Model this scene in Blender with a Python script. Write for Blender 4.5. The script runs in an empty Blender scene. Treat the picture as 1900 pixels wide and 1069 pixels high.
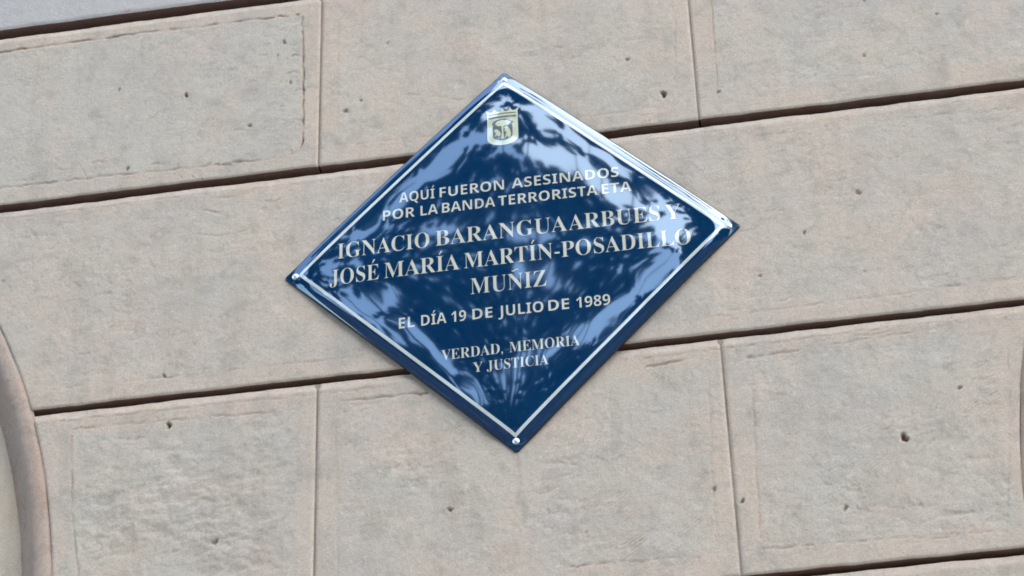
import bpy, bmesh, math, random
import numpy as np
from mathutils import Vector, Matrix
from mathutils.geometry import delaunay_2d_cdt

S = bpy.context.scene
COL = S.collection
ZC = 3.30                      # height of the plaque centre above the pavement (m)

# ------------------------------------------------------------------ camera
cam = bpy.data.cameras.new('camera')
cam.sensor_width = 36.0
cam.lens = 36.0 * 4508.1 / 1900.0
cam.clip_start = 0.05
cam.clip_end = 3000
co = bpy.data.objects.new('camera', cam)
COL.objects.link(co)
right = Vector((0.98636, 0.16219, -0.02803))
up = Vector((0.11373, -0.54844, 0.82842))
fwd = Vector((-0.11899, 0.82031, 0.5594))
M = Matrix((right, up, -fwd)).transposed().to_4x4()
M.translation = Vector((0.35341, -2.43029, ZC - 1.70873))
co.matrix_world = M
S.camera = co

# ------------------------------------------------------------------ light
SUN_EL, SUN_AZ = math.radians(56), math.radians(140)    # azimuth clockwise from +Y
w = bpy.data.worlds.new('World')
S.world = w
w.use_nodes = True
wn = w.node_tree.nodes
sky = wn.new('ShaderNodeTexSky')
sky.sky_type = 'NISHITA'
sky.sun_disc = False
sky.sun_elevation = SUN_EL
sky.sun_rotation = SUN_AZ
sky.air_density = 1.0
sky.dust_density = 0.7
sky.ozone_density = 0.25
w.node_tree.links.new(sky.outputs[0], wn['Background'].inputs[0])
wn['Background'].inputs[1].default_value = 0.15
sd = bpy.data.lights.new('sun', 'SUN')
sd.energy = 0.5
sd.angle = math.radians(70)
sd.color = (1.0, 0.975, 0.94)
so = bpy.data.objects.new('sun', sd)
COL.objects.link(so)
sdir = Vector((math.sin(SUN_AZ) * math.cos(SUN_EL), math.cos(SUN_AZ) * math.cos(SUN_EL), math.sin(SUN_EL)))
so.rotation_euler = sdir.to_track_quat('Z', 'Y').to_euler()
S.view_settings.view_transform = 'Standard'
S.view_settings.look = 'None'
S.view_settings.exposure = 2.33
S.view_settings.gamma = 1.0
S.cycles.max_bounces = 6
S.cycles.filter_width = 1.7

# ------------------------------------------------------------------ helpers
def link(o, parent=None):
    COL.objects.link(o)
    if parent is not None:
        o.parent = parent
    return o

def empty(name, loc, label, cat, group=None):
    o = bpy.data.objects.new(name, None)
    o.location = loc
    o.empty_display_size = 0.1
    o['label'] = label
    o['category'] = cat
    if group:
        o['group'] = group
    return link(o)

def mesh_np(name, verts, quads, mat, parent=None, smooth=True, attrs=None, tris=None):
    me = bpy.data.meshes.new(name)
    nv = len(verts)
    me.vertices.add(nv)
    me.vertices.foreach_set('co', np.ascontiguousarray(verts, dtype=np.float32).ravel())
    k = quads.shape[1]
    nf = len(quads)
    me.loops.add(nf * k)
    me.loops.foreach_set('vertex_index', np.ascontiguousarray(quads, dtype=np.int32).ravel())
    me.polygons.add(nf)
    me.polygons.foreach_set('loop_start', np.arange(0, nf * k, k, dtype=np.int32))
    me.polygons.foreach_set('loop_total', np.full(nf, k, dtype=np.int32))
    me.update(calc_edges=True)
    me.polygons.foreach_set('use_smooth', np.full(nf, smooth, dtype=bool))
    if attrs:
        for an, av in attrs.items():
            a = me.attributes.new(an, 'FLOAT', 'POINT')
            a.data.foreach_set('value', np.ascontiguousarray(av, dtype=np.float32).ravel())
    me.materials.append(mat)
    o = bpy.data.objects.new(name, me)
    return link(o, parent)

def grid_faces(nr, nc):
    i = np.arange(nr * nc).reshape(nr, nc)
    return np.stack([i[:-1, :-1], i[:-1, 1:], i[1:, 1:], i[1:, :-1]], -1).reshape(-1, 4)

# value noise on arrays
def _hash(ix, iy, seed):
    n = (ix.astype(np.int64) * 374761393 + iy.astype(np.int64) * 668265263 + seed * 974634777) & 0xffffffff
    n = ((n ^ (n >> 13)) * 1274126177) & 0xffffffff
    n = ((n ^ (n >> 16)) * 2246822519) & 0xffffffff
    return ((n ^ (n >> 15)) & 0xffffff) / float(0xffffff)

def vnoise(x, y, seed=0):
    ix, iy = np.floor(x), np.floor(y)
    fx, fy = x - ix, y - iy
    u = fx * fx * fx * (fx * (fx * 6 - 15) + 10)
    v = fy * fy * fy * (fy * (fy * 6 - 15) + 10)
    def gr(dx, dy):
        a = _hash(ix + dx, iy + dy, seed) * 2 * math.pi
        return np.cos(a) * (fx - dx) + np.sin(a) * (fy - dy)
    a, b, c, d = gr(0, 0), gr(1, 0), gr(0, 1), gr(1, 1)
    return (a + (b - a) * u + (c - a) * v + (a - b - c + d) * u * v) * 1.75

def fbm(x, y, f, octv=4, seed=0, g=0.5):
    s, a, t = 0, 1.0, 0
    for k in range(octv):
        s = s + a * vnoise(x * f + 17.3 * k, y * f - 9.1 * k, seed + k)
        t += a
        a *= g
        f *= 2.03
    return s / t

def sstep(a, b, x):
    t = np.clip((x - a) / (b - a), 0, 1)
    return t * t * (3 - 2 * t)

# ------------------------------------------------------------------ materials
def newmat(name):
    m = bpy.data.materials.new(name)
    m.use_nodes = True
    nt = m.node_tree
    return m, nt, nt.nodes['Principled BSDF']

def N(nt, typ, **kw):
    n = nt.nodes.new(typ)
    for k, v in kw.items():
        if k in n.inputs.keys() if isinstance(k, str) else False:
            n.inputs[k].default_value = v
        else:
            setattr(n, k, v)
    return n

def noise_node(nt, vec, scale, detail=4, rough=0.55, dist=0.0):
    n = nt.nodes.new('ShaderNodeTexNoise')
    n.inputs['Scale'].default_value = scale
    n.inputs['Detail'].default_value = detail
    n.inputs['Roughness'].default_value = rough
    n.inputs['Distortion'].default_value = dist
    nt.links.new(vec, n.inputs['Vector'])
    return n.outputs['Fac']

def ramp(nt, fac, p0, p1, c0=(0, 0, 0, 1), c1=(1, 1, 1, 1)):
    r = nt.nodes.new('ShaderNodeValToRGB')
    r.color_ramp.elements[0].position = p0
    r.color_ramp.elements[1].position = p1
    r.color_ramp.elements[0].color = c0
    r.color_ramp.elements[1].color = c1
    nt.links.new(fac, r.inputs[0])
    return r.outputs[0]

def mix(nt, fac, a, b, mode='MIX'):
    m = nt.nodes.new('ShaderNodeMix')
    m.data_type = 'RGBA'
    m.blend_type = mode
    for sock, v in ((m.inputs[0], fac), (m.inputs[6], a), (m.inputs[7], b)):
        if isinstance(v, (int, float)):
            sock.default_value = v
        elif isinstance(v, tuple):
            sock.default_value = (*v, 1)
        else:
            nt.links.new(v, sock)
    return m.outputs[2]

def attr(nt, name):
    a = nt.nodes.new('ShaderNodeAttribute')
    a.attribute_name = name
    return a.outputs['Fac']

def mul(nt, a, b, op='MULTIPLY'):
    m = nt.nodes.new('ShaderNodeMath')
    m.operation = op
    for s, v in ((m.inputs[0], a), (m.inputs[1], b)):
        if isinstance(v, (int, float)):
            s.default_value = v
        else:
            nt.links.new(v, s)
    return m.outputs[0]

def stone_mat(name, panel, margin, blotch_amt=0.5, grime_shade=(0.19, 0.098, 0.058)):
    m, nt, b = newmat(name)
    geo = nt.nodes.new('ShaderNodeNewGeometry')
    P = geo.outputs['Position']
    base = mix(nt, attr(nt, 'margin'), panel, margin)
    n1 = ramp(nt, noise_node(nt, P, 7, 5, 0.6, 0.6), 0.42, 0.68)
    base = mix(nt, mul(nt, n1, 0.55 * blotch_amt), base, (panel[0] * 0.90, panel[1] * 0.91, panel[2] * 0.96))
    n2 = ramp(nt, noise_node(nt, P, 11, 4, 0.6, 0.3), 0.5, 0.72)
    base = mix(nt, mul(nt, n2, 0.65 * blotch_amt), base, (panel[0] * 1.10, panel[1] * 0.98, panel[2] * 0.95))
    n3 = ramp(nt, noise_node(nt, P, 30, 6, 0.66, 0.5), 0.50, 0.70)
    base = mix(nt, mul(nt, n3, 0.72 * blotch_amt), base, (panel[0] * 0.80, panel[1] * 0.80, panel[2] * 0.80))
    n4 = ramp(nt, noise_node(nt, P, 150, 4, 0.75, 0.2), 0.54, 0.72)
    base = mix(nt, mul(nt, n4, 0.38 * blotch_amt), base, (panel[0] * 0.66, panel[1] * 0.65, panel[2] * 0.64))
    n5 = ramp(nt, noise_node(nt, P, 60, 3, 0.6), 0.56, 0.74)
    base = mix(nt, mul(nt, n5, 0.42 * blotch_amt), base, (panel[0] * 1.17, panel[1] * 1.17, panel[2] * 1.16))
    base = mix(nt, attr(nt, 'grime_shade'), base, grime_shade)
    nt.links.new(base, b.inputs['Base Color'])
    mp = nt.nodes.new('ShaderNodeMapping')
    mp.inputs['Scale'].default_value = (30, 30, 3.2)
    nt.links.new(P, mp.inputs[0])
    n7 = ramp(nt, noise_node(nt, mp.outputs[0], 1.0, 4, 0.6, 0.2), 0.50, 0.78)
    base = mix(nt, mul(nt, n7, 0.34 * blotch_amt), base, (panel[0] * 0.74, panel[1] * 0.70, panel[2] * 0.68))
    n6 = ramp(nt, noise_node(nt, P, 480, 3, 0.7), 0.35, 0.65, (.86, .86, .86, 1), (1.10, 1.10, 1.10, 1))
    base = mix(nt, 1.0, base, n6, 'MULTIPLY')
    nt.links.new(base, b.inputs['Base Color'])
    b.inputs['Roughness'].default_value = 0.88
    b.inputs['Specular IOR Level'].default_value = 0.25
    bp = nt.nodes.new('ShaderNodeBump')
    bp.inputs['Strength'].default_value = 0.45
    bp.inputs['Distance'].default_value = 0.0012
    h = mul(nt, noise_node(nt, P, 260, 5, 0.65), mul(nt, noise_node(nt, P, 70, 3), 1.5), 'ADD')
    nt.links.new(h, bp.inputs['Height'])
    nt.links.new(bp.outputs[0], b.inputs['Normal'])
    return m

M_STONE = stone_mat('weathered_stone', (0.430, 0.371, 0.281), (0.464, 0.365, 0.263), 1.4)
M_STONE_GREY = stone_mat('bluish_grey_stone', (0.40, 0.368, 0.315), (0.40, 0.366, 0.312))
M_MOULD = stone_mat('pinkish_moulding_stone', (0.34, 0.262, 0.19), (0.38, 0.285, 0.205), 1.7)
M_CREAM = stone_mat('cream_render', (0.52, 0.425, 0.30), (0.50, 0.42, 0.30), 1.0)

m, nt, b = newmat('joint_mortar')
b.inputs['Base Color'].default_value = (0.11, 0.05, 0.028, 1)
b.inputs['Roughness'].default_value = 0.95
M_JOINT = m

def enamel(name, col, ior=2.15, rough=0.03):
    m, nt, b = newmat(name)
    geo = nt.nodes.new('ShaderNodeNewGeometry')
    f = ramp(nt, noise_node(nt, geo.outputs['Position'], 14, 3), 0.3, 0.7)
    nt.links.new(mix(nt, f, col, tuple(c * 0.82 for c in col)), b.inputs['Base Color'])
    b.inputs['Roughness'].default_value = rough
    b.inputs['IOR'].default_value = ior
    b.inputs['Specular Tint'].default_value = (0.80, 0.96, 1.0, 1)
    return m

M_BLUE = enamel('blue_enamel', (0.0012, 0.027, 0.076))
M_EDGE = enamel('dark_rim_enamel', (0.004, 0.006, 0.014), 1.6, 0.15)
M_LINE = enamel('white_enamel_line', (0.58, 0.60, 0.53))
M_TEXT = enamel('cream_enamel_letters', (0.60, 0.56, 0.42))
M_CREST = enamel('pale_crest_enamel', (0.56, 0.57, 0.38))
M_CRGREY = enamel('grey_crest_enamel', (0.13, 0.15, 0.15))
M_CROLIVE = enamel('olive_crest_enamel', (0.16, 0.17, 0.08))
m, nt, b = newmat('steel_screw')
b.inputs['Base Color'].default_value = (0.78, 0.77, 0.76, 1)
b.inputs['Metallic'].default_value = 1.0
b.inputs['Roughness'].default_value = 0.36
M_SCREW = m

# ------------------------------------------------------------------ wall
wall = empty('facade_wall', (0, 0, 0), 'pale weathered ashlar stone facade wall carrying the blue plaque between two arches', 'wall')
ARX, ARZ, ARR = -1.555, -0.455, 1.0015          # left arch centre and radius (mirrored on the right)

def arch_x(z):
    """half-width of the spandrel at height z (z relative to the plaque centre)"""
    dz = np.clip(np.asarray(z, float) - ARZ, 0, 0.999 * ARR)
    return -(ARX + np.sqrt(ARR ** 2 - dz ** 2))

HOLES = [(-.4266, .3154, 3.2, 1.0), (.2038, .2181, 4.6, 1.0), (.4453, -.3176, 5.2, 1.0), (-.4234, -.1931, 4.0, .9), (-.0801, -.3494, 3.0, .8),
         (-.4333, -.1213, 2.6, .7), (.161, .2815, 2.6, .7), (.2253, -.358, 2.6, .6), (.2557, -.3776, 3.0, .6), (-.3034, .3646, 2.0, .7),
         (-.3379, .2512, 3.0, .4), (-.1542, .3607, 2.0, .4), (.2734, .2115, 2.6, .6), (.558, .2927, 2.4, .4), (.3016, -.0752, 2.2, .5),
         (-.52, .34, 2.5, .45), (-.285, .315, 2.5, .4), (-.295, .385, 3, .45), (-.50, .205, 3, .4), (-.19, .27, 2.2, .5), (-.21, .255, 3.5, .4),
         (.46, .24, 2.5, .35), (.515, -.26, 3, .35), (.43, .03, 3.6, .3), (.36, -.02, 2.6, .4), (.37, -.40, 3.5, .35), (-.36, -.36, 4, .4), (.47, .33, 2.2, .4)]
_r = random.Random(4)
for _ in range(16):      # loose clusters of small pores
    cx_, cz_, sp_ = _r.uniform(-.7, .7), _r.uniform(-.48, .5), _r.uniform(.006, .03)
    for _k in range(_r.randint(2, 9)):
        HOLES.append((_r.gauss(cx_, sp_), _r.gauss(cz_, sp_ * .7), _r.uniform(.7, 1.7), _r.uniform(.08, .32)))

# scratches and chipped tool lines: points, width mm, depth mm, grime
STROKES = []
def stroke(pts, w, d, g):
    STROKES.append((pts, w * .001, d * .001, g))
# frame lines cut round the panels
stroke([(-.80, .432), (-.50, .4335), (-.2745, .4305)], 2.7, 1.9, .66)
stroke([(-.2715, .428), (-.268, .35), (-.2655, .215), (-.270, .201), (-.286, .1925)], 3.1, 2.0, .60)
stroke([(-.286, .192), (-.40, .1935), (-.55, .1975), (-.80, .201)], 2.6, 1.4, .44)
stroke([(-.399, .1958), (-.345, .1945)], 1.6, 1.4, .6)
stroke([(-.388, .1915), (-.345, .1905)], 1.2, 1.0, .45)
stroke([(-.2226, .43), (-.221, .35), (-.2207, .2007)], 1.8, .6, .10)
stroke([(.2269, .3716), (.2255, .31), (.2193, .2244)], 2.0, .8, .22)
stroke([(.2758, .40), (.2745, .30), (.2724, .2073)], 2.2, 1.0, .28)
stroke([(-.2207, .2007), (-.05, .196), (.2156, .1988)], 2.0, .5, .07)
stroke([(.48, .215), (.53, .2165)], 2.0, 1.0, .28)
stroke([(.50, .1325), (.56, .1315)], 2.0, .8, .22)
stroke([(.3, .1345), (.37, .1335)], 2.0, .6, .16)
stroke([(-.5985, -.1219), (-.46, -.1235), (-.1666, -.1257)], 2.2, .7, .16)
stroke([(.2, -.127), (.5239, -.1221), (.70, -.1214)], 2.2, .6, .10)
stroke([(.50, -.1195), (.60, -.118)], 2.2, .9, .22)
stroke([(-.555, -.1865), (-.534, -.1835), (-.44, -.1855), (-.2588, -.1918)], 2.6, 1.0, .30)
stroke([(-.5457, -.195), (-.538, -.29), (-.5228, -.3794), (-.519, -.44)], 3.0, 1.0, .26)
stroke([(-.2112, -.1865), (-.16, -.1862), (-.1008, -.1876)], 2.6, 1.6, .52)
stroke([(-.10, -.1876), (.05, -.189)], 1.8, .8, .22)
stroke([(-.2186, -.20), (-.214, -.31), (-.21, -.46)], 2.4, .6, .14)
stroke([(.155, -.1855), (.205, -.1815)], 3.0, 1.5, .45)
stroke([(.225, -.195), (.2301, -.2091), (.226, -.33), (.222, -.4423)], 2.4, .6, .15)
stroke([(.0454, -.4374), (.11, -.439), (.16, -.4405)], 2.0, 1.4, .45)
stroke([(.16, -.4405), (.2099, -.4423)], 2.0, .9, .26)
stroke([(.273, -.1877), (.30, -.1864), (.3365, -.1856)], 3.6, 1.8, .52)
stroke([(.36, -.184), (.47, -.178), (.54, -.172)], 2.0, .9, .22)
stroke([(.40, -.1765), (.46, -.1735)], 2.0, .9, .20)
stroke([(.2802, -.2155), (.277, -.30), (.272, -.434)], 2.6, .8, .20)
stroke([(.2735, -.4401), (.33, -.4418)], 2.4, 1.2, .42)
stroke([(.33, -.4418), (.41, -.4435), (.5432, -.4487)], 2.0, .8, .18)
stroke([(.44, -.4480), (.49, -.4488)], 2.0, .9, .25)
stroke([(-.57, -.1705), (-.2, -.1725), (-.13, -.1715)], 2.0, .7, .20)
stroke([(.13, -.1735), (.30, -.171), (.42, -.1685), (.60, -.1675)], 2.0, .8, .22)
stroke([(-.72, .1475), (-.45, .149), (-.20, .1465)], 2.2, .7, .18)
stroke([(.16, .149), (.40, .1505), (.66, .150)], 2.2, .6, .12)
stroke([(.578, -.20), (.5675, -.30), (.5432, -.44)], 2.6, .7, .16)
# small scattered chips and scuffs
for pts, w_, d_, g_ in ([[(-.405, .125), (-.378, .117), (-.362, .107)], 2.2, 1.2, .30], [[(-.405, .086), (-.37, .079), (-.33, .082)], 1.8, .9, .2],
                        [[(-.395, .143), (-.36, .139), (-.325, .144)], 1.8, .9, .16], [[(.05, .318), (.09, .316)], 1.6, .6, .12]):
    stroke(pts, w_, d_, g_)
stroke([(.001, -.284), (.0025, -.31), (.001, -.345)], 5.0, .1, .16)
stroke([(-.003, -.284), (-.004, -.318)], 3.0, .1, .12)
for x_, z_, L_ in ((-.285, .36, .012), (-.29, .33, .018), (-.279, .30, .014), (-.30, .275, .012), (-.283, .25, .016), (-.36, .245, .020), (-.55, .22, .018), (-.60, .235, .014), (-.47, .205, .02)):
    stroke([(x_, z_), (x_ + L_ * .5, z_ + .002), (x_ + L_, z_ - .001)], 3.0, 1.1, .28)
for _ in range(80):
    x, z = _r.uniform(-.75, .72), _r.uniform(-.47, .58)
    a, L = _r.choice([_r.gauss(0, .15), _r.gauss(0, .15), _r.uniform(-1.5, 1.5)]), _r.uniform(.006, .028)
    stroke([(x, z), (x + L * .5 * math.cos(a), z + L * .5 * math.sin(a) + _r.gauss(0, .0015)), (x + L * math.cos(a), z + L * math.sin(a))],
           _r.uniform(1.0, 2.4), _r.uniform(.3, .9), _r.uniform(.05, .24))

# panels: x0, x1, z0, z1 (inside the drafted margin), roughness amplitude (mm), tooling amplitude
PANELS = {
    'A1': (-1.2, -.268, .195, .431, .75, 0), 'A2': (-.221, .224, .20, .44, .75, 0), 'A3': (.275, .78, .203, .44, 1.3, 0),
    'B': (-1.0, 1.0, -.123, .137, 1.0, .25), 'C1': (-.541, -.262, -.46, -.189, 1.1, 0), 'C2': (-.214, .226, -.44, -.188, 1.2, 1.1), 'C3': (.276, .56, -.444, -.186, 1.3, .9)}

def relief(X, Z, seed, fine):
    """outward relief (m), margin mask, grime mask for wall points"""
    H = fbm(X, Z, 9, 3, seed) * .0012
    margin = np.ones_like(X)
    grime_shade = np.zeros_like(X)
    wob = fbm(X, Z, 30, 2, 5) * .004
    for k, (x0, x1, z0, z1, ra, ta) in PANELS.items():
        d = np.minimum(np.minimum(X - x0, x1 - X), np.minimum(Z - z0, z1 - Z)) + wob
        pm = sstep(-.002, .006, d)
        if pm.max() <= 0:
            continue
        margin = np.minimum(margin, 1 - pm * np.clip({'A1': .95, 'A2': .45, 'B': .40, 'C2': .55}.get(k, .65) + .5 * fbm(X, Z, 12, 2, 9), 0, 1))
        if not fine:
            continue
        n = fbm(X, Z, 34, 4, 21, .6)
        n2 = fbm(X * 1.0 + .03 * n, Z, 75, 3, 33, .6)
        patch = sstep(-.1, .5, fbm(X, Z, 9, 2, 41))
        dip = -np.clip(-(n2 + .12), 0, 1) * 2.2
        H = H + pm * ra * .001 * (.45 * n + (.25 + .75 * patch) * (.35 * n2 + dip * .55))
        grime_shade = np.maximum(grime_shade, pm * np.clip(-dip - .55, 0, 1) * .20 * (.3 + .7 * patch))
        if k == 'C1':     # cauliflower bosses
            cells = fbm(X + .006 * n, Z * 1.3, 40, 4, 77, .55)
            m2 = sstep(-.35, .35, fbm(X, Z, 8, 2, 55) - .15 + sstep(-.55, -.36, X) * .35)
            H = H + sstep(.0, .05, d + .03 * fbm(X, Z, 14, 2, 66)) * m2 * .0010 * np.tanh(cells * 2.2)
            grime_shade = np.maximum(grime_shade, pm * m2 * .24 * np.clip(-cells * 2.2 - .25, 0, 1))
        if ta:
            tp = sstep(.10, .42, fbm(X, Z, 13, 2, 61))
            ang = np.where(fbm(X, Z, 6, 1, 71) > 0, 1.0, -0.9)
            q = (Z + ang * X * .75) / .0046
            H = H + pm * tp * ta * .0007 * np.clip(.6 + 1.3 * fbm(X, Z, 55, 2, 83), 0, 1) * np.sin(q * 2 * math.pi + 2.2 * fbm(X, Z, 40, 2, 81))
    if not fine:
        return H, margin, grime_shade
    H = H + fbm(X, Z, 120, 3, 91, .65) * .00022
    for hx, hz, r, g in HOLES:
        r = r * .001
        sl = (np.abs(X - hx) < 3 * r) & (np.abs(Z - hz) < 3 * r)
        if not sl.any():
            continue
        ang = np.arctan2(Z[sl] - hz, X[sl] - hx)
        rr = r * (1 + .28 * np.sin(ang * 2 + hx * 50) + .18 * np.sin(ang * 3 + hz * 90))
        dd = np.hypot((X[sl] - hx) * 1.15, Z[sl] - hz) / rr
        f = 1 - sstep(.55, 1.15, dd)
        H[sl] -= f * min(.006, r * 1.5) * (.4 + .6 * g)
        grime_shade[sl] = np.maximum(grime_shade[sl], f * g * .92)
    for pts, w_, d_, g_ in STROKES:
        xs = [p[0] for p in pts]
        zs = [p[1] for p in pts]
        sl = (X > min(xs) - .006) & (X < max(xs) + .006) & (Z > min(zs) - .006) & (Z < max(zs) + .006)
        if not sl.any():
            continue
        x, z = X[sl] + fbm(X[sl], Z[sl], 60, 2, 3) * .0016, Z[sl] + fbm(X[sl], Z[sl], 55, 2, 8) * .0022
        best = np.full(x.shape, 9.0)
        tot = 0.0
        L = sum(math.hypot(pts[i + 1][0] - pts[i][0], pts[i + 1][1] - pts[i][1]) for i in range(len(pts) - 1))
        tl = np.zeros_like(x)
        for (ax, az), (bx, bz) in zip(pts[:-1], pts[1:]):
            l2 = (bx - ax) ** 2 + (bz - az) ** 2
            t = np.clip(((x - ax) * (bx - ax) + (z - az) * (bz - az)) / l2, 0, 1)
            d = np.hypot(x - ax - t * (bx - ax), z - az - t * (bz - az))
            new = d < best
            tl[new] = ((tot + t * math.sqrt(l2)) / L)[new]
            best = np.minimum(best, d)
            tot += math.sqrt(l2)
        taper = .35 + .65 * np.clip(np.minimum(tl, 1 - tl) * 8, 0, 1)
        brk = np.clip(.72 + 1.2 * fbm(x, z, 45, 2, 14), .12, 1.25)
        f = (1 - sstep(.25, 1.0, best / (w_ * .62 * taper))) * brk
        H[sl] -= f * d_
        grime_shade[sl] = np.maximum(grime_shade[sl], np.clip(f, 0, 1) * min(.85, g_ * 1.25))
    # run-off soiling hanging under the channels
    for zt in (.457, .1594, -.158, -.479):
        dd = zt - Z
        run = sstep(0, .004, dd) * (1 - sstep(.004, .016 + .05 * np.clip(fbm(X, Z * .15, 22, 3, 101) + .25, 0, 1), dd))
        grime_shade = np.maximum(grime_shade, .16 * run * np.clip(.55 + fbm(X, Z * .3, 30, 3, 103), 0, 1))
    return H, margin, grime_shade

DEPTH = .042
def block(z0, z1, xl, xr, step, seed, mat=None, fine=True, topch=.0035):
    """one dressed block: z0..z1, left/right edges given as functions of z; front at y=0, sides going back"""
    nz = max(3, int((z1 - z0) / step))
    wmax = max(xr(z0) - xl(z0), xr(z1) - xl(z1))
    nx = max(3, int(wmax / step))
    z = np.linspace(z0, z1, nz)
    u = np.linspace(0, 1, nx)
    XL, XR = xl(z), xr(z)
    X = XL[:, None] * (1 - u)[None] + XR[:, None] * u[None]
    Z = np.repeat(z[:, None], nx, 1)
    H, margin, grime_shade = relief(X, Z, seed, fine)
    # edges: worn arris, plus a shallow chamfer along the top
    we = .0012 * (1 + .8 * fbm(X, Z, 25, 2, seed + 3))
    dl = np.minimum(X - XL[:, None], XR[:, None] - X)
    H = H - .0016 * (1 - sstep(0, .0030, dl + we * .3))
    dt = z1 - Z
    H = H - topch * (1 - sstep(0, .013, dt + we))
    db = Z - z0
    H = H - .0018 * (1 - sstep(0, .003, db + we * .5))
    # ragged bottom/top arris
    Z = Z + fbm(X, Z * 0 + seed, 16, 4, 7, .6) * .0017 * (1 - sstep(0, .02, np.minimum(dt, db)))
    V = np.stack([X, -H, Z + ZC], -1)
    rows = [np.arange(0, nz)]
    # side skirts: ring around the border pushed back
    top, bot, lef, rig = V[-1], V[0], V[:, 0], V[:, -1]
    ring = np.concatenate([V[0, :], V[1:, -1], V[-1, -2::-1], V[-2:0:-1, 0]])
    idx = np.arange(nz * nx).reshape(nz, nx)
    ri = np.concatenate([idx[0, :], idx[1:, -1], idx[-1, -2::-1], idx[-2:0:-1, 0]])
    back = ring.copy()
    back[:, 1] = DEPTH
    verts = np.concatenate([V.reshape(-1, 3), ring, back])
    n0, n1, k = nz * nx, nz * nx + len(ring), len(ring)
    j = np.arange(k)
    jn = (j + 1) % k
    side = np.stack([n0 + j, n1 + j, n1 + jn, n0 + jn], -1)
    faces = np.concatenate([grid_faces(nz, nx), side])
    mg = np.concatenate([margin.ravel(), np.ones(2 * k)])
    gr = np.concatenate([grime_shade.ravel(), np.full(2 * k, .85)])  # block sides browned to paint in the shade of the joint channels
    return mesh_np('stone_block', verts, faces, mat or M_STONE, wall, True, {'margin': mg, 'grime_shade': gr})

cst = lambda v: (lambda z: np.full(np.shape(z), v) if np.shape(z) else v)
archL = lambda z: -arch_x(z) + .001
ARO = .013
archR = lambda z: arch_x(z) + ARO - .001
ZJ = [.4656, .1660, -.1530, -.4745]         # channel centres
GJ = [.0078, .0057, .0040, .0038]           # half heights of the channels
F = .0018
V1, V2, V3 = -.2445, .2460, -.2400
vw = .0012
# row above the top channel
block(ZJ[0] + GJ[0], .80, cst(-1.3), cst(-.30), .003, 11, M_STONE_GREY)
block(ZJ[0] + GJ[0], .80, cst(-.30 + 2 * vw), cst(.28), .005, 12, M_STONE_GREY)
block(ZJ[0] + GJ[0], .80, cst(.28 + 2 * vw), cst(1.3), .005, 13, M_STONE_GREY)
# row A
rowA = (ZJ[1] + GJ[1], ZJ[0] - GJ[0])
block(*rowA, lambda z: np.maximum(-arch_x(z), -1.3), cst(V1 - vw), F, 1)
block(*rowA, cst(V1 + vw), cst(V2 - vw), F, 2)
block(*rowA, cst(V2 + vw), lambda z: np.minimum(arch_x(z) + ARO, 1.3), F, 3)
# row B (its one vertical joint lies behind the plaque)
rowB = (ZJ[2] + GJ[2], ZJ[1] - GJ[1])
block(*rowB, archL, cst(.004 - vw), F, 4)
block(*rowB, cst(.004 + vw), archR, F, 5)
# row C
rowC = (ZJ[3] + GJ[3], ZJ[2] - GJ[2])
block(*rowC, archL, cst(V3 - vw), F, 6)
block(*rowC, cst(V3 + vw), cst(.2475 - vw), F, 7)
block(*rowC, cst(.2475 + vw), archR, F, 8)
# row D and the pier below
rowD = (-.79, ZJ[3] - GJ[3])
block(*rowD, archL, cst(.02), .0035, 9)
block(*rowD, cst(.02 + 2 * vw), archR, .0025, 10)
z = -.79
k = 20
while z > -3.2:
    z2 = max(z - .32, -3.3)
    e = [-.5535, -.24, .25, .5665] if k % 2 else [-.5535, .01, .5665]
    for a, b_ in zip(e[:-1], e[1:]):
        block(z2, z - .012, cst(a + .0015), cst(b_ - .0015), .016, k, None, False)
    z = z2
    k += 1
# joint backing: the mortar bed behind the blocks
def box(name, x0, x1, y0, y1, z0, z1, mat, parent):
    v = np.array([(x, y, zz + ZC) for x in (x0, x1) for y in (y0, y1) for zz in (z0, z1)], float)
    f = np.array([(0, 1, 3, 2), (4, 6, 7, 5), (0, 4, 5, 1), (2, 3, 7, 6), (0, 2, 6, 4), (1, 5, 7, 3)])
    return mesh_np(name, v, f, mat, parent, False)

def bed():
    zs = np.concatenate([np.linspace(-3.3, ARZ, 6), np.linspace(ARZ, .52, 50)[1:]])
    hw = np.minimum(np.array([float(arch_x(q)) for q in zs]) , 1.3)
    hw[zs > .45] = 1.3
    hw = np.append(hw, 1.3)
    zs = np.append(zs, .80)
    v, f = [], []
    for q, h in zip(zs, hw):
        v += [(-h - .02, .036, q + ZC), (h + .02, .036, q + ZC)]
    for i in range(len(zs) - 1):
        f.append((2 * i, 2 * i + 1, 2 * i + 3, 2 * i + 2))
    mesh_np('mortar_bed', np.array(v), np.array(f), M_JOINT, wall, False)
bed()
# vertical joints are filled with pale pointing, slightly recessed
def pointing(x, z0, z1, wob_seed):
    n = 60
    z = np.linspace(z0 + .0008, z1 - .0008, n)
    y = .0020 + .0008 * fbm(z, z * 0, 40, 2, wob_seed)
    v = np.stack([np.stack([np.full(n, x - .0035), y, z + ZC], -1), np.stack([np.full(n, x + .0035), y, z + ZC], -1)], 1).reshape(-1, 3)
    i = np.arange(n - 1) * 2
    f = np.stack([i, i + 1, i + 3, i + 2], -1)
    return mesh_np('mortar_joint', v, f, M_POINT, wall, True, {'margin': np.ones(len(v)), 'grime_shade': np.full(len(v), .12)})
M_POINT = stone_mat('pointing_mortar', (.29, .235, .17), (.29, .235, .17), .8)
for x, (z0, z1) in ((V1, rowA), (V2, rowA), (.004, rowB), (V3, rowC), (.2475, rowC), (.02 + vw, rowD)):
    pointing(x, z0, z1, int(abs(x) * 1000))

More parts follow.
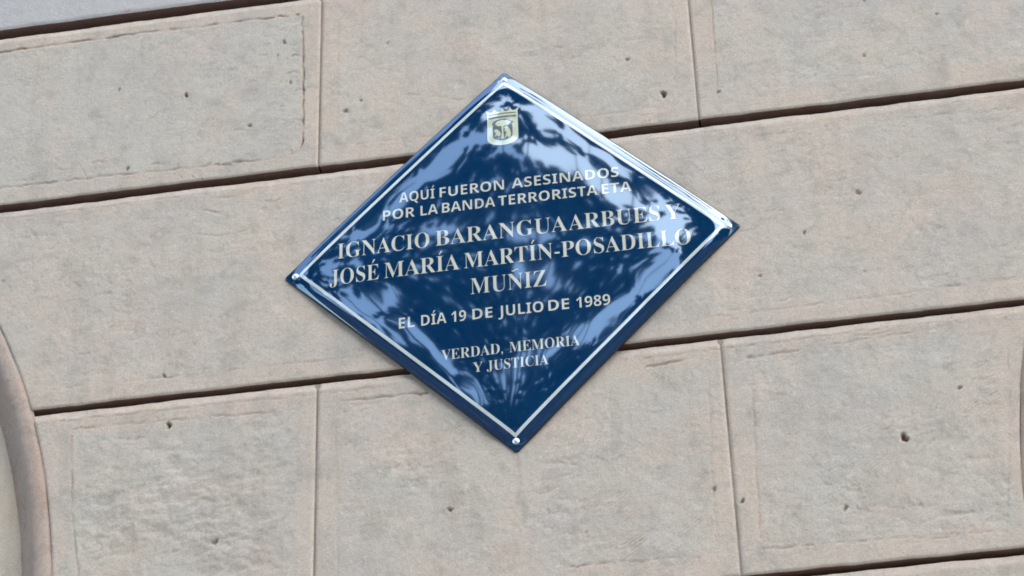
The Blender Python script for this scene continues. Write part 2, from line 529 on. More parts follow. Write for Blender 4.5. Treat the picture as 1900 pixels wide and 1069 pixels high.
# arch mouldings: profile swept along the arch
PROF = [(-.003, .0035), (-.0006, .0020), (.002, -.0012), (.006, -.0025), (.013, -.0028), (.019, -.0018), (.022, .002), (.025, .007), (.029, .014), (.034, .022),
        (.039, .028), (.043, .0305), (.0455, .0300), (.049, .0295), (.09, .0295), (.13, .0295), (.145, .0295), (.146, .05), (.146, .14)]
def arch(side, name, p0, p1, mat):
    prof = np.array(PROF[p0:p1])
    th = np.linspace(0, math.radians(88), 220)
    straight = np.linspace(-3.3 - ARZ, -.01, 90)
    C = []
    for zz in straight:
        C.append(((ARX + ARR), zz + ARZ, 1, 0))
    for t in th:
        C.append((ARX + ARR * math.cos(t), ARZ + ARR * math.sin(t), math.cos(t), math.sin(t)))
    C = np.array(C)
    off, dep = prof[:, 0], prof[:, 1]
    X = C[:, 0:1] - off[None] * C[:, 2:3]
    Z = C[:, 1:2] - off[None] * C[:, 3:4]
    wear = fbm(X * 1.0, Z, 14, 3, 5) * .0016
    Y = dep[None] + wear
    X = X + fbm(X, Z, 9, 2, 15) * .0012
    if side > 0:
        X = ARO - X
    V = np.stack([X, Y, Z + ZC], -1)
    nr, nc = X.shape
    f = grid_faces(nr, nc)
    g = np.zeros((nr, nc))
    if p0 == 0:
        shade_mottle = np.clip(.5 + fbm(X, Z * .5, 12, 3, 33), .15, 1)
        g = shade_mottle * np.interp(np.arange(nc), [0, 1, 2, 6, 8, 11, 12], [.5, .4, .06, .08, .30, .42, .25])[None]  # shade of the cove painted in as mottled brown
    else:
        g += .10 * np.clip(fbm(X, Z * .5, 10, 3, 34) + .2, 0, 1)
    mask = np.clip(.5 + fbm(X, Z, 7, 2, 3), 0, 1)
    return mesh_np(name, V.reshape(-1, 3), f, mat, wall, True, {'margin': mask.ravel(), 'grime_shade': g.ravel()})
for s in (-1, 1):
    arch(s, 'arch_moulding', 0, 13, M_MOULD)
    arch(s, 'arch_band', 12, len(PROF), M_CREAM)
    x0, x1 = (-2.6, -.69) if s < 0 else (.69, 2.6)
    box('arch_infill', x0, x1, .13, .20, -3.3, .60, M_CREAM, wall)

# ------------------------------------------------------------------ plaque
plaque = empty('memorial_plaque', (0, 0, ZC), 'glossy blue enamel diamond-shaped memorial plaque with white border screwed to the stone wall', 'plaque')
HS = .2            # half side of the square plate
HC = .0042         # crown of the enamelled dome
Y0 = .0085
WV = []
_r = random.Random(12)
for _ in range(9):
    a, lam = _r.uniform(0, math.pi), _r.uniform(.035, .075)
    WV.append((math.cos(a) * 2 * math.pi / lam, math.sin(a) * 2 * math.pi / lam, _r.uniform(0, 6.28), lam))
def dome(x, z):
    """height of the enamel face in front of the wall at plaque coordinates"""
    s = (x + z) / math.sqrt(2)
    t = (z - x) / math.sqrt(2)
    mm = ((np.abs(s) / HS) ** 14 + (np.abs(t) / HS) ** 14) ** (1 / 14.)
    m4 = np.minimum(1.12, ((s / HS) ** 4 + (t / HS) ** 4 + 1e-12) ** .25)
    f = Y0 + HC * (1 - .55 * m4 ** 2 - .45 * m4 ** 5)
    e = np.clip((np.minimum(mm, 1.02) - .93) / .07, 0, 1.2)
    f = f - .0024 * e * e
    wv = 0
    for kx, kz, ph, lam in WV:
        wv = wv + np.sin(kx * x + kz * z + ph) * lam
    edge = .08 + .32 * sstep(.55, .92, mm)
    f = f + wv * .00062 * edge * (1 - sstep(.9, 1.0, mm) * .8)
    return f
def dnormal(x, z):
    h = 4e-4
    gx = (dome(x + h, z) - dome(x - h, z)) / (2 * h)
    gz = (dome(x, z + h) - dome(x, z - h)) / (2 * h)
    n = np.stack([-gx, -np.ones_like(gx), -gz], -1)
    return n / np.linalg.norm(n, axis=-1, keepdims=True)
def set_normals(me):
    n = len(me.vertices)
    c = np.empty(n * 3, np.float32)
    me.vertices.foreach_get('co', c)
    c = c.reshape(-1, 3)
    me.normals_split_custom_set_from_vertices([tuple(v) for v in dnormal(c[:, 0].astype(float), c[:, 2].astype(float))])

# plate: face grid + rolled edge
n = 260
g = np.linspace(-1, 1, n)
g = np.sign(g) * (1 - (1 - np.abs(g)) ** 1.25)
s, t = np.meshgrid(g * HS, g * HS)
rc = .002                                                   # slightly rounded corners
cs, ct = np.abs(s) - (HS - rc), np.abs(t) - (HS - rc)
cm = (cs > 0) & (ct > 0)
big = np.maximum(cs, ct)
sc = np.where(cm, big / np.maximum(np.hypot(cs, ct), 1e-9), 1)
s = np.where(cm, np.sign(s) * (HS - rc + cs * sc), s)
t = np.where(cm, np.sign(t) * (HS - rc + ct * sc), t)
X, Z = (s - t) / math.sqrt(2), (s + t) / math.sqrt(2)
Y = -dome(X, Z)
V = np.stack([X, Y, Z], -1)
f = grid_faces(n, n)[:, ::1]
plate = mesh_np('enamel_plate', V.reshape(-1, 3), f, M_BLUE, plaque, True)
ring = np.concatenate([V[0, :], V[1:, -1], V[-1, -2::-1], V[-2:0:-1, 0]])
prof = [(.0, .0, 0), (.0012, .0007, 0), (.0016, .0018, 0), (.0014, .004, 0), (.0, None, -.001), (-.004, None, -.0015)]
rings = []
cen = ring * 0
dirn = ring.copy()
dirn[:, 1] = 0
sgs = (dirn[:, 0] + dirn[:, 2]) / math.sqrt(2)
sgt = (dirn[:, 2] - dirn[:, 0]) / math.sqrt(2)
ns, nt_ = np.sign(sgs) * (np.abs(sgs) > HS - rc * .9), np.sign(sgt) * (np.abs(sgt) > HS - rc * .9)
nn = np.stack([(ns - nt_) / math.sqrt(2), 0 * ns, (ns + nt_) / math.sqrt(2)], -1)
nn /= np.linalg.norm(nn, axis=1, keepdims=True) + 1e-9
for o_, dy, ya in prof:
    q = ring + nn * o_
    q[:, 1] = ring[:, 1] + dy if dy is not None else ya
    rings.append(q)
V2_ = np.concatenate(rings)
k = len(ring)
j = np.arange(k)
F2 = np.concatenate([np.stack([a * k + j, (a + 1) * k + j, (a + 1) * k + (j + 1) % k, a * k + (j + 1) % k], -1) for a in range(len(prof) - 1)])
mesh_np('rolled_edge', V2_, F2, M_EDGE, plaque, True)

def decal(loops, off, mat, name, parent=plaque, smoothfill=True):
    """flat enamel shapes laid on the dome: loops of 2-D points (x, z)"""
    vs, fs = [], []
    for lp in loops:
        b0 = len(vs)
        vs += [Vector((p[0] * 100, p[1] * 100)) for p in lp]
        fs.append(list(range(b0, b0 + len(lp))))
    ov, oe, of, _, _, _ = delaunay_2d_cdt(vs, [], fs, 1, 1e-5)
    V = np.array([(v[0] / 100, 0, v[1] / 100) for v in ov])
    V[:, 1] = -dome(V[:, 0], V[:, 2]) - off
    me = bpy.data.meshes.new(name)
    me.from_pydata(V.tolist(), [], [tuple(f) for f in of])
    me.polygons.foreach_set('use_smooth', [True] * len(me.polygons))
    # face outward (-y)
    if len(me.polygons) and me.polygons[0].normal.y > 0:
        me.flip_normals()
    me.update()
    set_normals(me)
    me.materials.append(mat)
    return link(bpy.data.objects.new(name, me), parent)

# white border line: four strips, mitred, one mesh each side
def st(s, t):
    return ((s - t) / math.sqrt(2), (s + t) / math.sqrt(2))
lo, li = HS - .0118, HS - .0160
for kq in range(4):
    L1, L2 = [], []
    for u in np.linspace(-1, 1, 90):
        for l, LL in ((lo, L1), (li, L2)):
            s_, t_ = l, u * l
            for _ in range(kq):
                s_, t_ = -t_, s_
            LL.append(st(s_, t_))
    V = []
    for a, b_ in zip(L1, L2):
        V += [(a[0], 0, a[1]), (b_[0], 0, b_[1])]
    V = np.array(V)
    V[:, 1] = -dome(V[:, 0], V[:, 2]) - .00035
    i = np.arange(len(L1) - 1) * 2
    o = mesh_np('border_line', V, np.stack([i, i + 1, i + 3, i + 2], -1), M_LINE, plaque, True)
    if o.data.polygons[0].normal.y > 0:
        o.data.flip_normals()
    set_normals(o.data)

# ---- lettering
def serif(t):
    return ''.join(chr(0x1D400 + ord(c) - 65) if 'A' <= c <= 'Z' else c for c in t)
def sans(t):
    return ''.join(chr(0x1D5D4 + ord(c) - 65) if 'A' <= c <= 'Z' else chr(0x1D7EC + ord(c) - 48) if '0' <= c <= '9' else c for c in t)
PLAIN = {'Í': 'I', 'É': 'E', 'Ñ': 'N'}
def text_geo(body, offset):
    c = bpy.data.curves.new('tmp', 'FONT')
    c.body = body
    c.offset = offset
    c.resolution_u = 5
    o = bpy.data.objects.new('tmp', c)
    COL.objects.link(o)
    dg = bpy.context.evaluated_depsgraph_get()
    dg.update()
    me = bpy.data.meshes.new_from_object(o.evaluated_get(dg))
    v = np.array([x.co[:2] for x in me.vertices]) if len(me.vertices) else np.zeros((0, 2))
    f = [tuple(p.vertices) for p in me.polygons]
    bpy.data.objects.remove(o)
    bpy.data.curves.remove(c)
    bpy.data.meshes.remove(me)
    return v, f
def word_mesh(word, x0, x1, zb, cap, style, slope=0.0):
    """word geometry scaled to run from x0 to x1 with capitals cap high on the baseline zb"""
    conv, offs = (serif, -.009) if style == 'serif' else (sans, -.010)
    base = ''.join(PLAIN.get(c, c) for c in word)
    v, f = text_geo(conv(base), offs)
    ref, _ = text_geo(conv('E'), offs)
    ch = ref[:, 1].max() - ref[:, 1].min()
    b0 = ref[:, 1].min()
    mn, mx = v[:, 0].min(), v[:, 0].max()
    acc = []
    for i, c in enumerate(word):
        if c in PLAIN:
            pv, _ = text_geo(conv(base[:i + 1]), offs)
            gv, _ = text_geo(conv(base[i]), offs)
            cx = pv[:, 0].max() - (gv[:, 0].max() - gv[:, 0].min()) / 2
            y = b0 + ch
            w_ = .055 if style == 'serif' else .07
            if c == 'Ñ':
                pts = []
                for q in np.linspace(-1, 1, 12):
                    pts.append((cx + q * .15, y + .12 + .035 * math.sin(q * math.pi)))
                up_ = [(p[0], p[1] + .045) for p in pts]
                nb = len(v)
                v = np.concatenate([v, np.array(pts + up_)])
                f += [(nb + q, nb + q + 1, nb + 12 + q + 1, nb + 12 + q) for q in range(11)]
            else:
                q = np.array([(cx - w_ * .9, y + .07), (cx - w_ * .1, y + .07), (cx + w_ * 2.1, y + .23), (cx + w_ * .6, y + .23)])
                nb = len(v)
                v = np.concatenate([v, q])
                f.append((nb, nb + 1, nb + 2, nb + 3))
    sx = (x1 - x0) / (mx - mn)
    sz = cap / ch
    out = np.stack([x0 + (v[:, 0] - mn) * sx, zb + (v[:, 1] - b0) * sz], -1)
    out[:, 1] += slope * out[:, 0]
    return out, f

def line(words, zb, cap, style):
    allv, allf = [], []
    for wd, x0, x1 in words:
        v, f = word_mesh(wd, x0, x1, zb, cap, style)
        nb = sum(len(a) for a in allv)
        allv.append(v)
        allf += [tuple(i + nb for i in q) for q in f]
    v = np.concatenate(allv)
    V = np.stack([v[:, 0], -dome(v[:, 0], v[:, 1]) - .00030, v[:, 1]], -1)
    me = bpy.data.meshes.new('inscription_line')
    me.from_pydata(V.tolist(), [], allf)
    bm = bmesh.new()
    bm.from_mesh(me)
    bmesh.ops.triangulate(bm, faces=bm.faces[:])
    for fc in bm.faces:
        fc.smooth = True
        if fc.normal.y > 0:
            fc.normal_flip()
    bm.to_mesh(me)
    bm.free()
    set_normals(me)
    me.materials.append(M_TEXT)
    return link(bpy.data.objects.new('inscription_line', me), plaque)

TEXT = [
    ([('AQUÍ', -.1368, -.0914), ('FUERON', -.0850, -.0030), ('ASESINADOS', .0068, .1410)], .0895, .0150, 'sans'),
    ([('POR', -.1577, -.1170), ('LA', -.1095, -.0875), ('BANDA', -.0822, -.0148), ('TERRORISTA', -.0108, .1135), ('ETA', .1189, .1560)], .0648, .0150, 'sans'),
    ([('IGNACIO', -.2155, -.0986), ('BARANGUA', -.0911, .0735), ('ARBUES', .0755, .1885), ('Y', .1945, .2140)], .0155, .0225, 'serif'),
    ([('JOSÉ', -.2250, -.1625), ('MARÍA', -.1560, -.0615), ('MARTÍN-POSADILLO', -.0558, .2235)], -.0232, .0225, 'serif'),
    ([('MUÑIZ', -.0485, .0450)], -.0622, .0228, 'serif'),
    ([('EL', -.1377, -.1180), ('DÍA', -.1099, -.0788), ('19', -.0726, -.0546), ('DE', -.0467, -.0222), ('JULIO', -.0150, .0400), ('DE', .0461, .0712), ('1989', .0801, .1211)], -.0990, .0150, 'sans'),
    ([('VERDAD,', -.0858, -.0110), ('MEMORIA', -.0030, .0815)], -.1512, .0140, 'serif'),
    ([('Y', -.0480, -.0355), ('JUSTICIA', -.0310, .0432)], -.1732, .0135, 'serif'),
]
for ln in TEXT:
    line(*ln)

# ---- crest: shield with crown, tree and bear
CX, CZ = (-.0026, .1890)          # centre of the shield
def cp(u, v):
    return (CX + u * .0212, CZ + v * .030)
def arcpts(cx, cy, rx, ry, a0, a1, n=14):
    return [(cx + rx * math.cos(math.radians(a0 + (a1 - a0) * i / n)), cy + ry * math.sin(math.radians(a0 + (a1 - a0) * i / n))) for i in range(n + 1)]
shield = [(-.93, .80), (-1, .99), (-.80, .88), (-.62, .86), (-.48, 1.02), (-.34, .86), (-.14, .87), (0, 1.03), (.14, .87), (.34, .86), (.48, 1.02),
          (.62, .86), (.80, .88), (1, .99), (.93, .80), (.94, -.60)] + arcpts(0, -.60, .94, .38, 0, -180, 16)[1:]
crest = decal([[cp(*p) for p in shield]], .00035, M_CREST, 'crest')
def band(y0, y1, x0=-.84, x1=.84):
    return [cp(x0, y0), cp(x0 * .5, y0 + .02), cp(0, y0 + .03), cp(x1 * .5, y0 + .02), cp(x1, y0), cp(x1, y1), cp(x1 * .5, y1 + .02), cp(0, y1 + .03), cp(x0 * .5, y1 + .02), cp(x0, y1)]
decal([band(.74, .69)], .00055, M_CROLIVE, 'crown_band', crest)
decal([band(.58, .49)], .00055, M_CRGREY, 'crown_band', crest)
fld = [(-.60, .10), (-.60, -.42)] + arcpts(0, -.42, .60, .30, 180, 360, 14)[1:] + [(.60, .10), (.3, -.02), (0, -.05), (-.3, -.02)]
decal([[cp(*p) for p in fld]], .00055, M_CRGREY, 'shield_field', crest)
ringo = arcpts(0, .20, .64, .25, 0, 360, 26)[:-1]
decal([[cp(*p) for p in ringo]], .00058, M_CRGREY, 'tree_outline', crest)
decal([[cp(*p) for p in [(x * (1 + .07 * math.sin(i * 2.3)), (y - .2) * (1 + .1 * math.cos(i * 1.9)) + .2) for i, (x, y) in enumerate(arcpts(0, .20, .44, .17, 0, 360, 26)[:-1])]]], .00078, M_CREST, 'tree_crown', crest)
decal([[cp(*p) for p in [(-.07, .08), (-.05, -.3), (-.12, -.66), (.10, -.66), (.04, -.3), (.06, .08)]]], .00078, M_CREST, 'tree_trunk', crest)
bear = [(.14, .00), (.22, .04), (.30, .0), (.38, -.10), (.46, -.24), (.50, -.42), (.46, -.58), (.34, -.62), (.30, -.50), (.22, -.58), (.12, -.62), (.18, -.46),
        (.22, -.30), (.14, -.24), (.08, -.22), (.16, -.14), (.08, -.06)]
decal([[cp(*p) for p in bear]], .00078, M_CREST, 'bear', crest)
decal([[cp(x - .62 - .0, y * .6 - .12) for x, y in bear]], .00078, M_CREST, 'shrub', crest)

# ---- screws
def screw(x, z):
    bm = bmesh.new()
    y = -float(dome(np.array(x), np.array(z)))
    R, Hh = .0043, .0022
    rings = []
    for i in range(7):
        a = i / 6 * math.pi / 2
        rings.append([bm.verts.new((x + R * math.cos(a) * math.cos(b), y - .0002 - Hh * math.sin(a) * (1 if i < 6 else .98), z + R * math.cos(a) * math.sin(b))) for b in np.linspace(0, 2 * math.pi, 24, endpoint=False)] if i < 6 else [])
    base = [bm.verts.new((v.co.x, y + .003, v.co.z)) for v in rings[0]]
    tip = bm.verts.new((x, y - .0002 - Hh * .9, z))
    rr = [base] + rings[:6]
    for a, b in zip(rr[:-1], rr[1:]):
        for i in range(24):
            bm.faces.new((a[i], a[(i + 1) % 24], b[(i + 1) % 24], b[i]))
    for i in range(24):
        bm.faces.new((rr[-1][i], rr[-1][(i + 1) % 24], tip))
    for fc in bm.faces:
        fc.smooth = True
    bmesh.ops.recalc_face_normals(bm, faces=bm.faces)
    me = bpy.data.meshes.new('screw')
    bm.to_mesh(me)
    bm.free()
    me.materials.append(M_SCREW)
    link(bpy.data.objects.new('screw', me), plaque)
for x, z in ((0, .2695), (.2700, 0), (0, -.2700), (-.2700, 0)):
    screw(x, z)

# ------------------------------------------------------------------ ground
m, nt, b = newmat('pavement')
geo = nt.nodes.new('ShaderNodeNewGeometry')
c = ramp(nt, noise_node(nt, geo.outputs['Position'], 1.5, 6, .6), .3, .7, (.20, .19, .18, 1), (.28, .265, .25, 1))
nt.links.new(c, b.inputs['Base Color'])
b.inputs['Roughness'].default_value = .9
g_ = mesh_np('ground', np.array([(-900, -900, 0), (900, -900, 0), (900, 900, 0), (-900, 900, 0)], float), np.array([(0, 1, 2, 3)]), m, None, False)
g_['kind'] = 'structure'

# ------------------------------------------------------------------ street trees opposite, mirrored in the enamel
m, nt, b = newmat('leaves')
oi = nt.nodes.new('ShaderNodeNewGeometry')
c = ramp(nt, noise_node(nt, oi.outputs['Position'], 2.5, 4), .3, .7, (.030, .060, .014, 1), (.075, .115, .030, 1))
nt.links.new(c, b.inputs['Base Color'])
b.inputs['Roughness'].default_value = .6
M_LEAF = m
m, nt, b = newmat('bark')
b.inputs['Base Color'].default_value = (.09, .07, .055, 1)
b.inputs['Roughness'].default_value = .9
M_BARK = m

def crown_mesh(seed, nleaf, blobs, size):
    r = np.random.default_rng(seed)
    pts = []
    tw = sum(b_[3] ** 2 for b_ in blobs)
    for (bx, by, bz, br) in blobs:
        k = int(nleaf * br ** 2 / tw)
        d = r.normal(size=(k, 3))
        d /= np.linalg.norm(d, axis=1, keepdims=True)
        rad = br * (r.uniform(0, 1, (k, 1)) ** .45) * (1 + .25 * np.sin(d[:, :1] * 7 + d[:, 2:] * 5))
        pts.append(np.array([[bx, by, bz]]) + d * rad)
    P = np.concatenate(pts)
    k = len(P)
    a = r.normal(size=(k, 3)); a /= np.linalg.norm(a, axis=1, keepdims=True)
    b_ = np.cross(a, r.normal(size=(k, 3))); b_ /= np.linalg.norm(b_, axis=1, keepdims=True)
    sz = size * r.uniform(.6, 1.3, (k, 1))
    v = np.stack([P - a * sz, P + b_ * sz * .5, P + a * sz, P - b_ * sz * .5], 1).reshape(-1, 3)
    return v, np.arange(4 * k).reshape(-1, 4)

def tube(path, radii, nseg=10):
    V, Fc = [], []
    for i, (p, rr) in enumerate(zip(path, radii)):
        for q in range(nseg):
            a = 2 * math.pi * q / nseg
            V.append((p[0] + rr * math.cos(a), p[1] + rr * math.sin(a), p[2]))
    for i in range(len(path) - 1):
        for q in range(nseg):
            Fc.append((i * nseg + q, i * nseg + (q + 1) % nseg, (i + 1) * nseg + (q + 1) % nseg, (i + 1) * nseg + q))
    return V, Fc

# unseen crown clumps arranged to shape the mirrored light and dark, as (azimuth, elevation, radius) in degrees seen from the plaque, placed at 11 m
def clump(az, el, rd, dens=1.0, D=11.0):
    a, e = math.radians(az), math.radians(el)
    x, y, z = math.sin(a) * D, -math.cos(a) * D, ZC + D * math.tan(e)
    return (x, y, z, math.radians(rd) * D / math.cos(e), dens)
TALL = [(x_, y_, z_ + ZC, r_, 1.0) for x_, y_, z_, r_ in ((-3.22, -11.2, 7.92, 0.59), (-4.96, -11.2, 7.85, 0.23), (-5, -10.7, 7.98, 0.71), (-5.18,
        -11.4, 8.96, 0.25), (-4.47, -10.9, 6.84, 0.2), (-4.58, -10.8, 7.13, 0.21), (-4.61, -11.3, 7.89, 0.21), (-4.9, -11.4, 8.45, 0.23), (-4.68,
        -11.2, 8.68, 0.22), (-4.84, -10.8, 8.92, 0.24), (-4.8, -10.9, 9.38, 0.24), (-4.29, -11.3, 7.17, 0.19), (-4.33, -11.1, 7.33, 0.19), (-4.09,
        -10.8, 7.53, 0.14), (-4.38, -11.1, 8.1, 0.12), (-4.19, -10.9, 8.29, 0.07), (-4.32, -10.5, 8.49, 0.2), (-4.37, -10.8, 9.07, 0.21), (-4.02,
        -11.1, 6.46, 0.18), (-4.17, -11.3, 6.85, 0.18), (-3.93, -11.2, 7.1, 0.14), (-3.99, -11, 7.29, 0.17), (-3.73, -10.6, 7.36, 0.06), (-3.84,
        -10.7, 8.1, 0.11), (-4.22, -11.2, 8.87, 0.19), (-3.95, -10.6, 8.69, 0.17), (-4.41, -11, 9.58, 0.22), (-4.31, -10.8, 9.7, 0.22), (-3.84, -11.4,
        6.73, 0.07), (-3.74, -11.4, 7.3, 0.07), (-3.82, -11.3, 7.52, 0.16), (-3.54, -10.6, 7.94, 0.14), (-3.79, -10.8, 8.47, 0.16), (-3.69, -10.7,
        8.61, 0.06), (-3.99, -10.9, 9.49, 0.13), (-3.68, -11.1, 6.15, 0.16), (-3.67, -11, 6.28, 0.16), (-3.36, -10.9, 7.03, 0.12), (-3.37, -10.6,
        7.09, 0.09), (-3.52, -11.1, 7.95, 0.05), (-3.3, -10.6, 7.88, 0.13), (-3.55, -10.9, 8.42, 0.14), (-3.44, -10.7, 8.5, 0.06), (-3.74, -11, 9.41,
        0.09), (-3.97, -10.8, 9.72, 0.2), (-4.11, -11.2, 10.3, 0.21), (-3.63, -11, 5.91, 0.16), (-3.26, -11.3, 7.32, 0.12), (-3.39, -11.4, 8.16,
        0.09), (-3.34, -11.5, 8.46, 0.12), (-3.3, -10.8, 8.27, 0.13), (-3.32, -11, 8.69, 0.08), (-3.36, -10.6, 8.89, 0.06), (-3.63, -10.7, 9.35,
        0.17), (-3.78, -11.1, 9.97, 0.18), (-3.91, -10.5, 9.96, 0.21), (-3.39, -10.9, 5.88, 0.13), (-3.33, -10.7, 5.93, 0.07), (-3.25, -11.1, 6.57,
        0.07), (-3.08, -11.3, 7.37, 0.07), (-3.17, -11.3, 8.09, 0.12), (-3.1, -11.3, 8.32, 0.11), (-3.12, -10.9, 8.27, 0.11), (-3.21, -11.4, 8.87,
        0.09), (-3.62, -11.5, 9.84, 0.15), (-3.38, -10.7, 9.34, 0.15), (-3.9, -11.4, 10.45, 0.2), (-3.82, -11, 10.35, 0.2), (-3.43, -11, 5.79, 0.16),
        (-2.99, -10.9, 6.4, 0.05), (-3.04, -11, 6.61, 0.11), (-2.79, -10.6, 6.56, 0.06), (-2.84, -10.7, 7.22, 0.05), (-2.8, -10.9, 7.56, 0.1), (-2.88,
        -10.9, 7.75, 0.1), (-2.85, -11, 8.04, 0.1), (-2.85, -10.5, 7.95, 0.1), (-2.99, -11.3, 8.7, 0.1), (-3, -10.8, 8.78, 0.04), (-3.48, -10.9, 9.77,
        0.17), (-3.66, -11.5, 10.42, 0.18), (-3.91, -11.2, 10.71, 0.21), (-3.11, -10.6, 5.58, 0.14), (-2.94, -10.7, 6.06, 0.07), (-3.14, -11.5, 6.63,
        0.05), (-2.92, -11.2, 6.83, 0.09), (-2.86, -11.5, 7.22, 0.09), (-2.61, -10.7, 7.02, 0.06), (-2.84, -11.4, 7.67, 0.1), (-2.77, -11.4, 7.91,
        0.09), (-2.64, -10.5, 7.48, 0.09), (-2.71, -11.1, 8.06, 0.09), (-2.85, -11.2, 8.38, 0.09), (-2.87, -11.5, 8.77, 0.09), (-2.92, -11.1, 8.75,
        0.06), (-2.9, -11.1, 8.92, 0.1), (-3.03, -11, 9.07, 0.05), (-3.7, -11.5, 10.65, 0.19), (-3.69, -11.4, 10.73, 0.2), (-3.35, -11.3, 5.69, 0.17),
        (-3.26, -11.1, 5.71, 0.15), (-3.08, -11.2, 6.08, 0.14), (-2.99, -10.9, 6.03, 0.12), (-2.75, -11.2, 6.8, 0.08), (-2.62, -10.6, 6.53, 0.09),
        (-2.5, -10.5, 6.67, 0.08), (-2.74, -11.4, 7.38, 0.09), (-2.61, -11.3, 7.46, 0.08), (-2.59, -10.9, 7.38, 0.08), (-2.48, -10.7, 7.42, 0.08),
        (-2.71, -11.4, 8.12, 0.09), (-2.63, -11.3, 8.23, 0.08), (-2.66, -11, 8.24, 0.08), (-2.58, -10.8, 8.24, 0.08), (-2.63, -10.6, 8.27, 0.09),
        (-2.62, -10.6, 8.43, 0.09), (-2.78, -10.7, 8.72, 0.1), (-2.96, -11.4, 9.46, 0.11), (-3.17, -10.5, 9.67, 0.08), (-3.59, -10.9, 10.5, 0.2),
        (-3.8, -11.4, 11.23, 0.23), (-3.1, -11.2, 5.83, 0.15), (-3, -10.9, 5.77, 0.14), (-2.87, -11.1, 6.17, 0.07), (-2.85, -11.1, 6.26, 0.05),
        (-2.49, -10.7, 6.56, 0.08), (-2.5, -10.7, 6.65, 0.08), (-2.46, -11, 6.99, 0.07), (-2.44, -10.7, 6.94, 0.07), (-2.44, -11.1, 7.36, 0.07),
        (-2.37, -10.5, 7.11, 0.08), (-2.39, -10.9, 7.54, 0.08), (-2.38, -10.5, 7.47, 0.08), (-2.53, -11.5, 8.32, 0.08), (-2.43, -10.6, 7.89, 0.07),
        (-2.57, -10.9, 8.46, 0.06), (-2.51, -10.8, 8.46, 0.08), (-2.76, -11.3, 9.09, 0.1), (-2.67, -11, 8.93, 0.1), (-2.9, -11.2, 9.4, 0.1), (-3.46,
        -11.4, 10.66, 0.17), (-3.52, -11.5, 10.97, 0.2), (-2.93, -10.6, 5.17, 0.16), (-2.99, -10.8, 5.46, 0.15), (-2.9, -11.3, 6, 0.11), (-2.89,
        -11.2, 6.11, 0.09), (-2.54, -11, 6.57, 0.09), (-2.47, -10.7, 6.46, 0.08), (-2.51, -11.4, 7.07, 0.08), (-2.34, -10.5, 6.63, 0.07), (-2.26,
        -10.6, 6.79, 0.06), (-2.43, -11.3, 7.34, 0.07), (-2.27, -10.9, 7.23, 0.07), (-2.38, -11.1, 7.54, 0.07), (-2.25, -10.8, 7.47, 0.07), (-2.44,
        -11.4, 8.09, 0.08), (-2.32, -11, 7.99, 0.07), (-2.37, -10.9, 8.08, 0.05), (-2.42, -10.9, 8.35, 0.04), (-2.38, -10.8, 8.41, 0.07), (-2.45,
        -10.6, 8.44, 0.08), (-2.58, -11.3, 9.06, 0.09), (-2.75, -11.3, 9.37, 0.1), (-2.69, -11.1, 9.3, 0.08), (-3.08, -10.9, 10.17, 0.13), (-3.26,
        -10.5, 10.29, 0.19), (-3.35, -10.8, 10.77, 0.21), (-2.73, -10.8, 5.39, 0.14), (-2.7, -10.5, 5.43, 0.13), (-2.55, -11.2, 6.46, 0.09), (-2.57,
        -11.2, 6.58, 0.1), (-2.4, -11.1, 6.67, 0.08), (-2.45, -11.2, 6.86, 0.08), (-2.27, -10.8, 6.79, 0.07), (-2.23, -10.5, 6.69, 0.06), (-2.3,
        -11.3, 7.35, 0.06), (-2.26, -11, 7.2, 0.06), (-2.16, -10.8, 7.23, 0.06), (-2.24, -11, 7.47, 0.07), (-2.1, -10.6, 7.33, 0.07), (-2.2, -10.8,
        7.62, 0.07), (-2.12, -10.6, 7.68, 0.06), (-2.35, -11.4, 8.41, 0.05), (-2.38, -11.3, 8.62, 0.04), (-2.38, -11.4, 8.82, 0.07), (-2.33, -10.7,
        8.4, 0.07), (-2.29, -10.5, 8.4, 0.07), (-2.62, -11.5, 9.36, 0.09), (-2.44, -10.7, 8.85, 0.09), (-3.04, -10.8, 10.23, 0.18), (-3, -10.6, 10.3,
        0.19), (-2.77, -11.2, 5.22, 0.17), (-2.71, -10.8, 5.21, 0.15), (-2.66, -11.3, 5.94, 0.06), (-2.53, -11.4, 6.28, 0.08), (-2.42, -10.8, 6.05,
        0.08), (-2.43, -11.5, 6.67, 0.1), (-2.32, -10.8, 6.4, 0.09), (-2.3, -11.2, 6.83, 0.08), (-2.28, -11, 6.8, 0.07), (-2.11, -10.6, 6.69, 0.06),
        (-2.26, -11.3, 7.2, 0.06), (-2.13, -11, 7.19, 0.06), (-2.18, -11.1, 7.35, 0.06), (-2.14, -11.3, 7.58, 0.06), (-2.13, -11, 7.49, 0.06), (-2.13,
        -11.3, 7.84, 0.07), (-2.07, -10.7, 7.57, 0.07), (-2.06, -10.9, 7.86, 0.06), (-2.2, -11.2, 8.26, 0.04), (-2.11, -10.5, 7.98, 0.04), (-2.21,
        -11.2, 8.55, 0.06), (-2.24, -10.8, 8.46, 0.07), (-2.2, -10.8, 8.51, 0.07), (-2.41, -11.2, 9.06, 0.08), (-2.45, -11.5, 9.39, 0.09), (-2.4,
        -10.6, 8.9, 0.06), (-2.36, -10.5, 8.98, 0.1), (-2.92, -11.3, 10.52, 0.13), (-2.91, -11.3, 10.77, 0.18), (-3.13, -11.1, 11.02, 0.21), (-3.07,
        -10.9, 11.17, 0.22), (-2.54, -10.5, 4.64, 0.17), (-2.35, -10.5, 4.97, 0.07), (-2.4, -10.5, 5.17, 0.05), (-2.3, -11.3, 6.26, 0.11), (-2.28,
        -10.9, 6.2, 0.1), (-2.19, -11.1, 6.49, 0.09), (-2.27, -11.3, 6.74, 0.08), (-2.2, -11.4, 7.01, 0.08), (-2.22, -11.3, 7.06, 0.07), (-2.09,
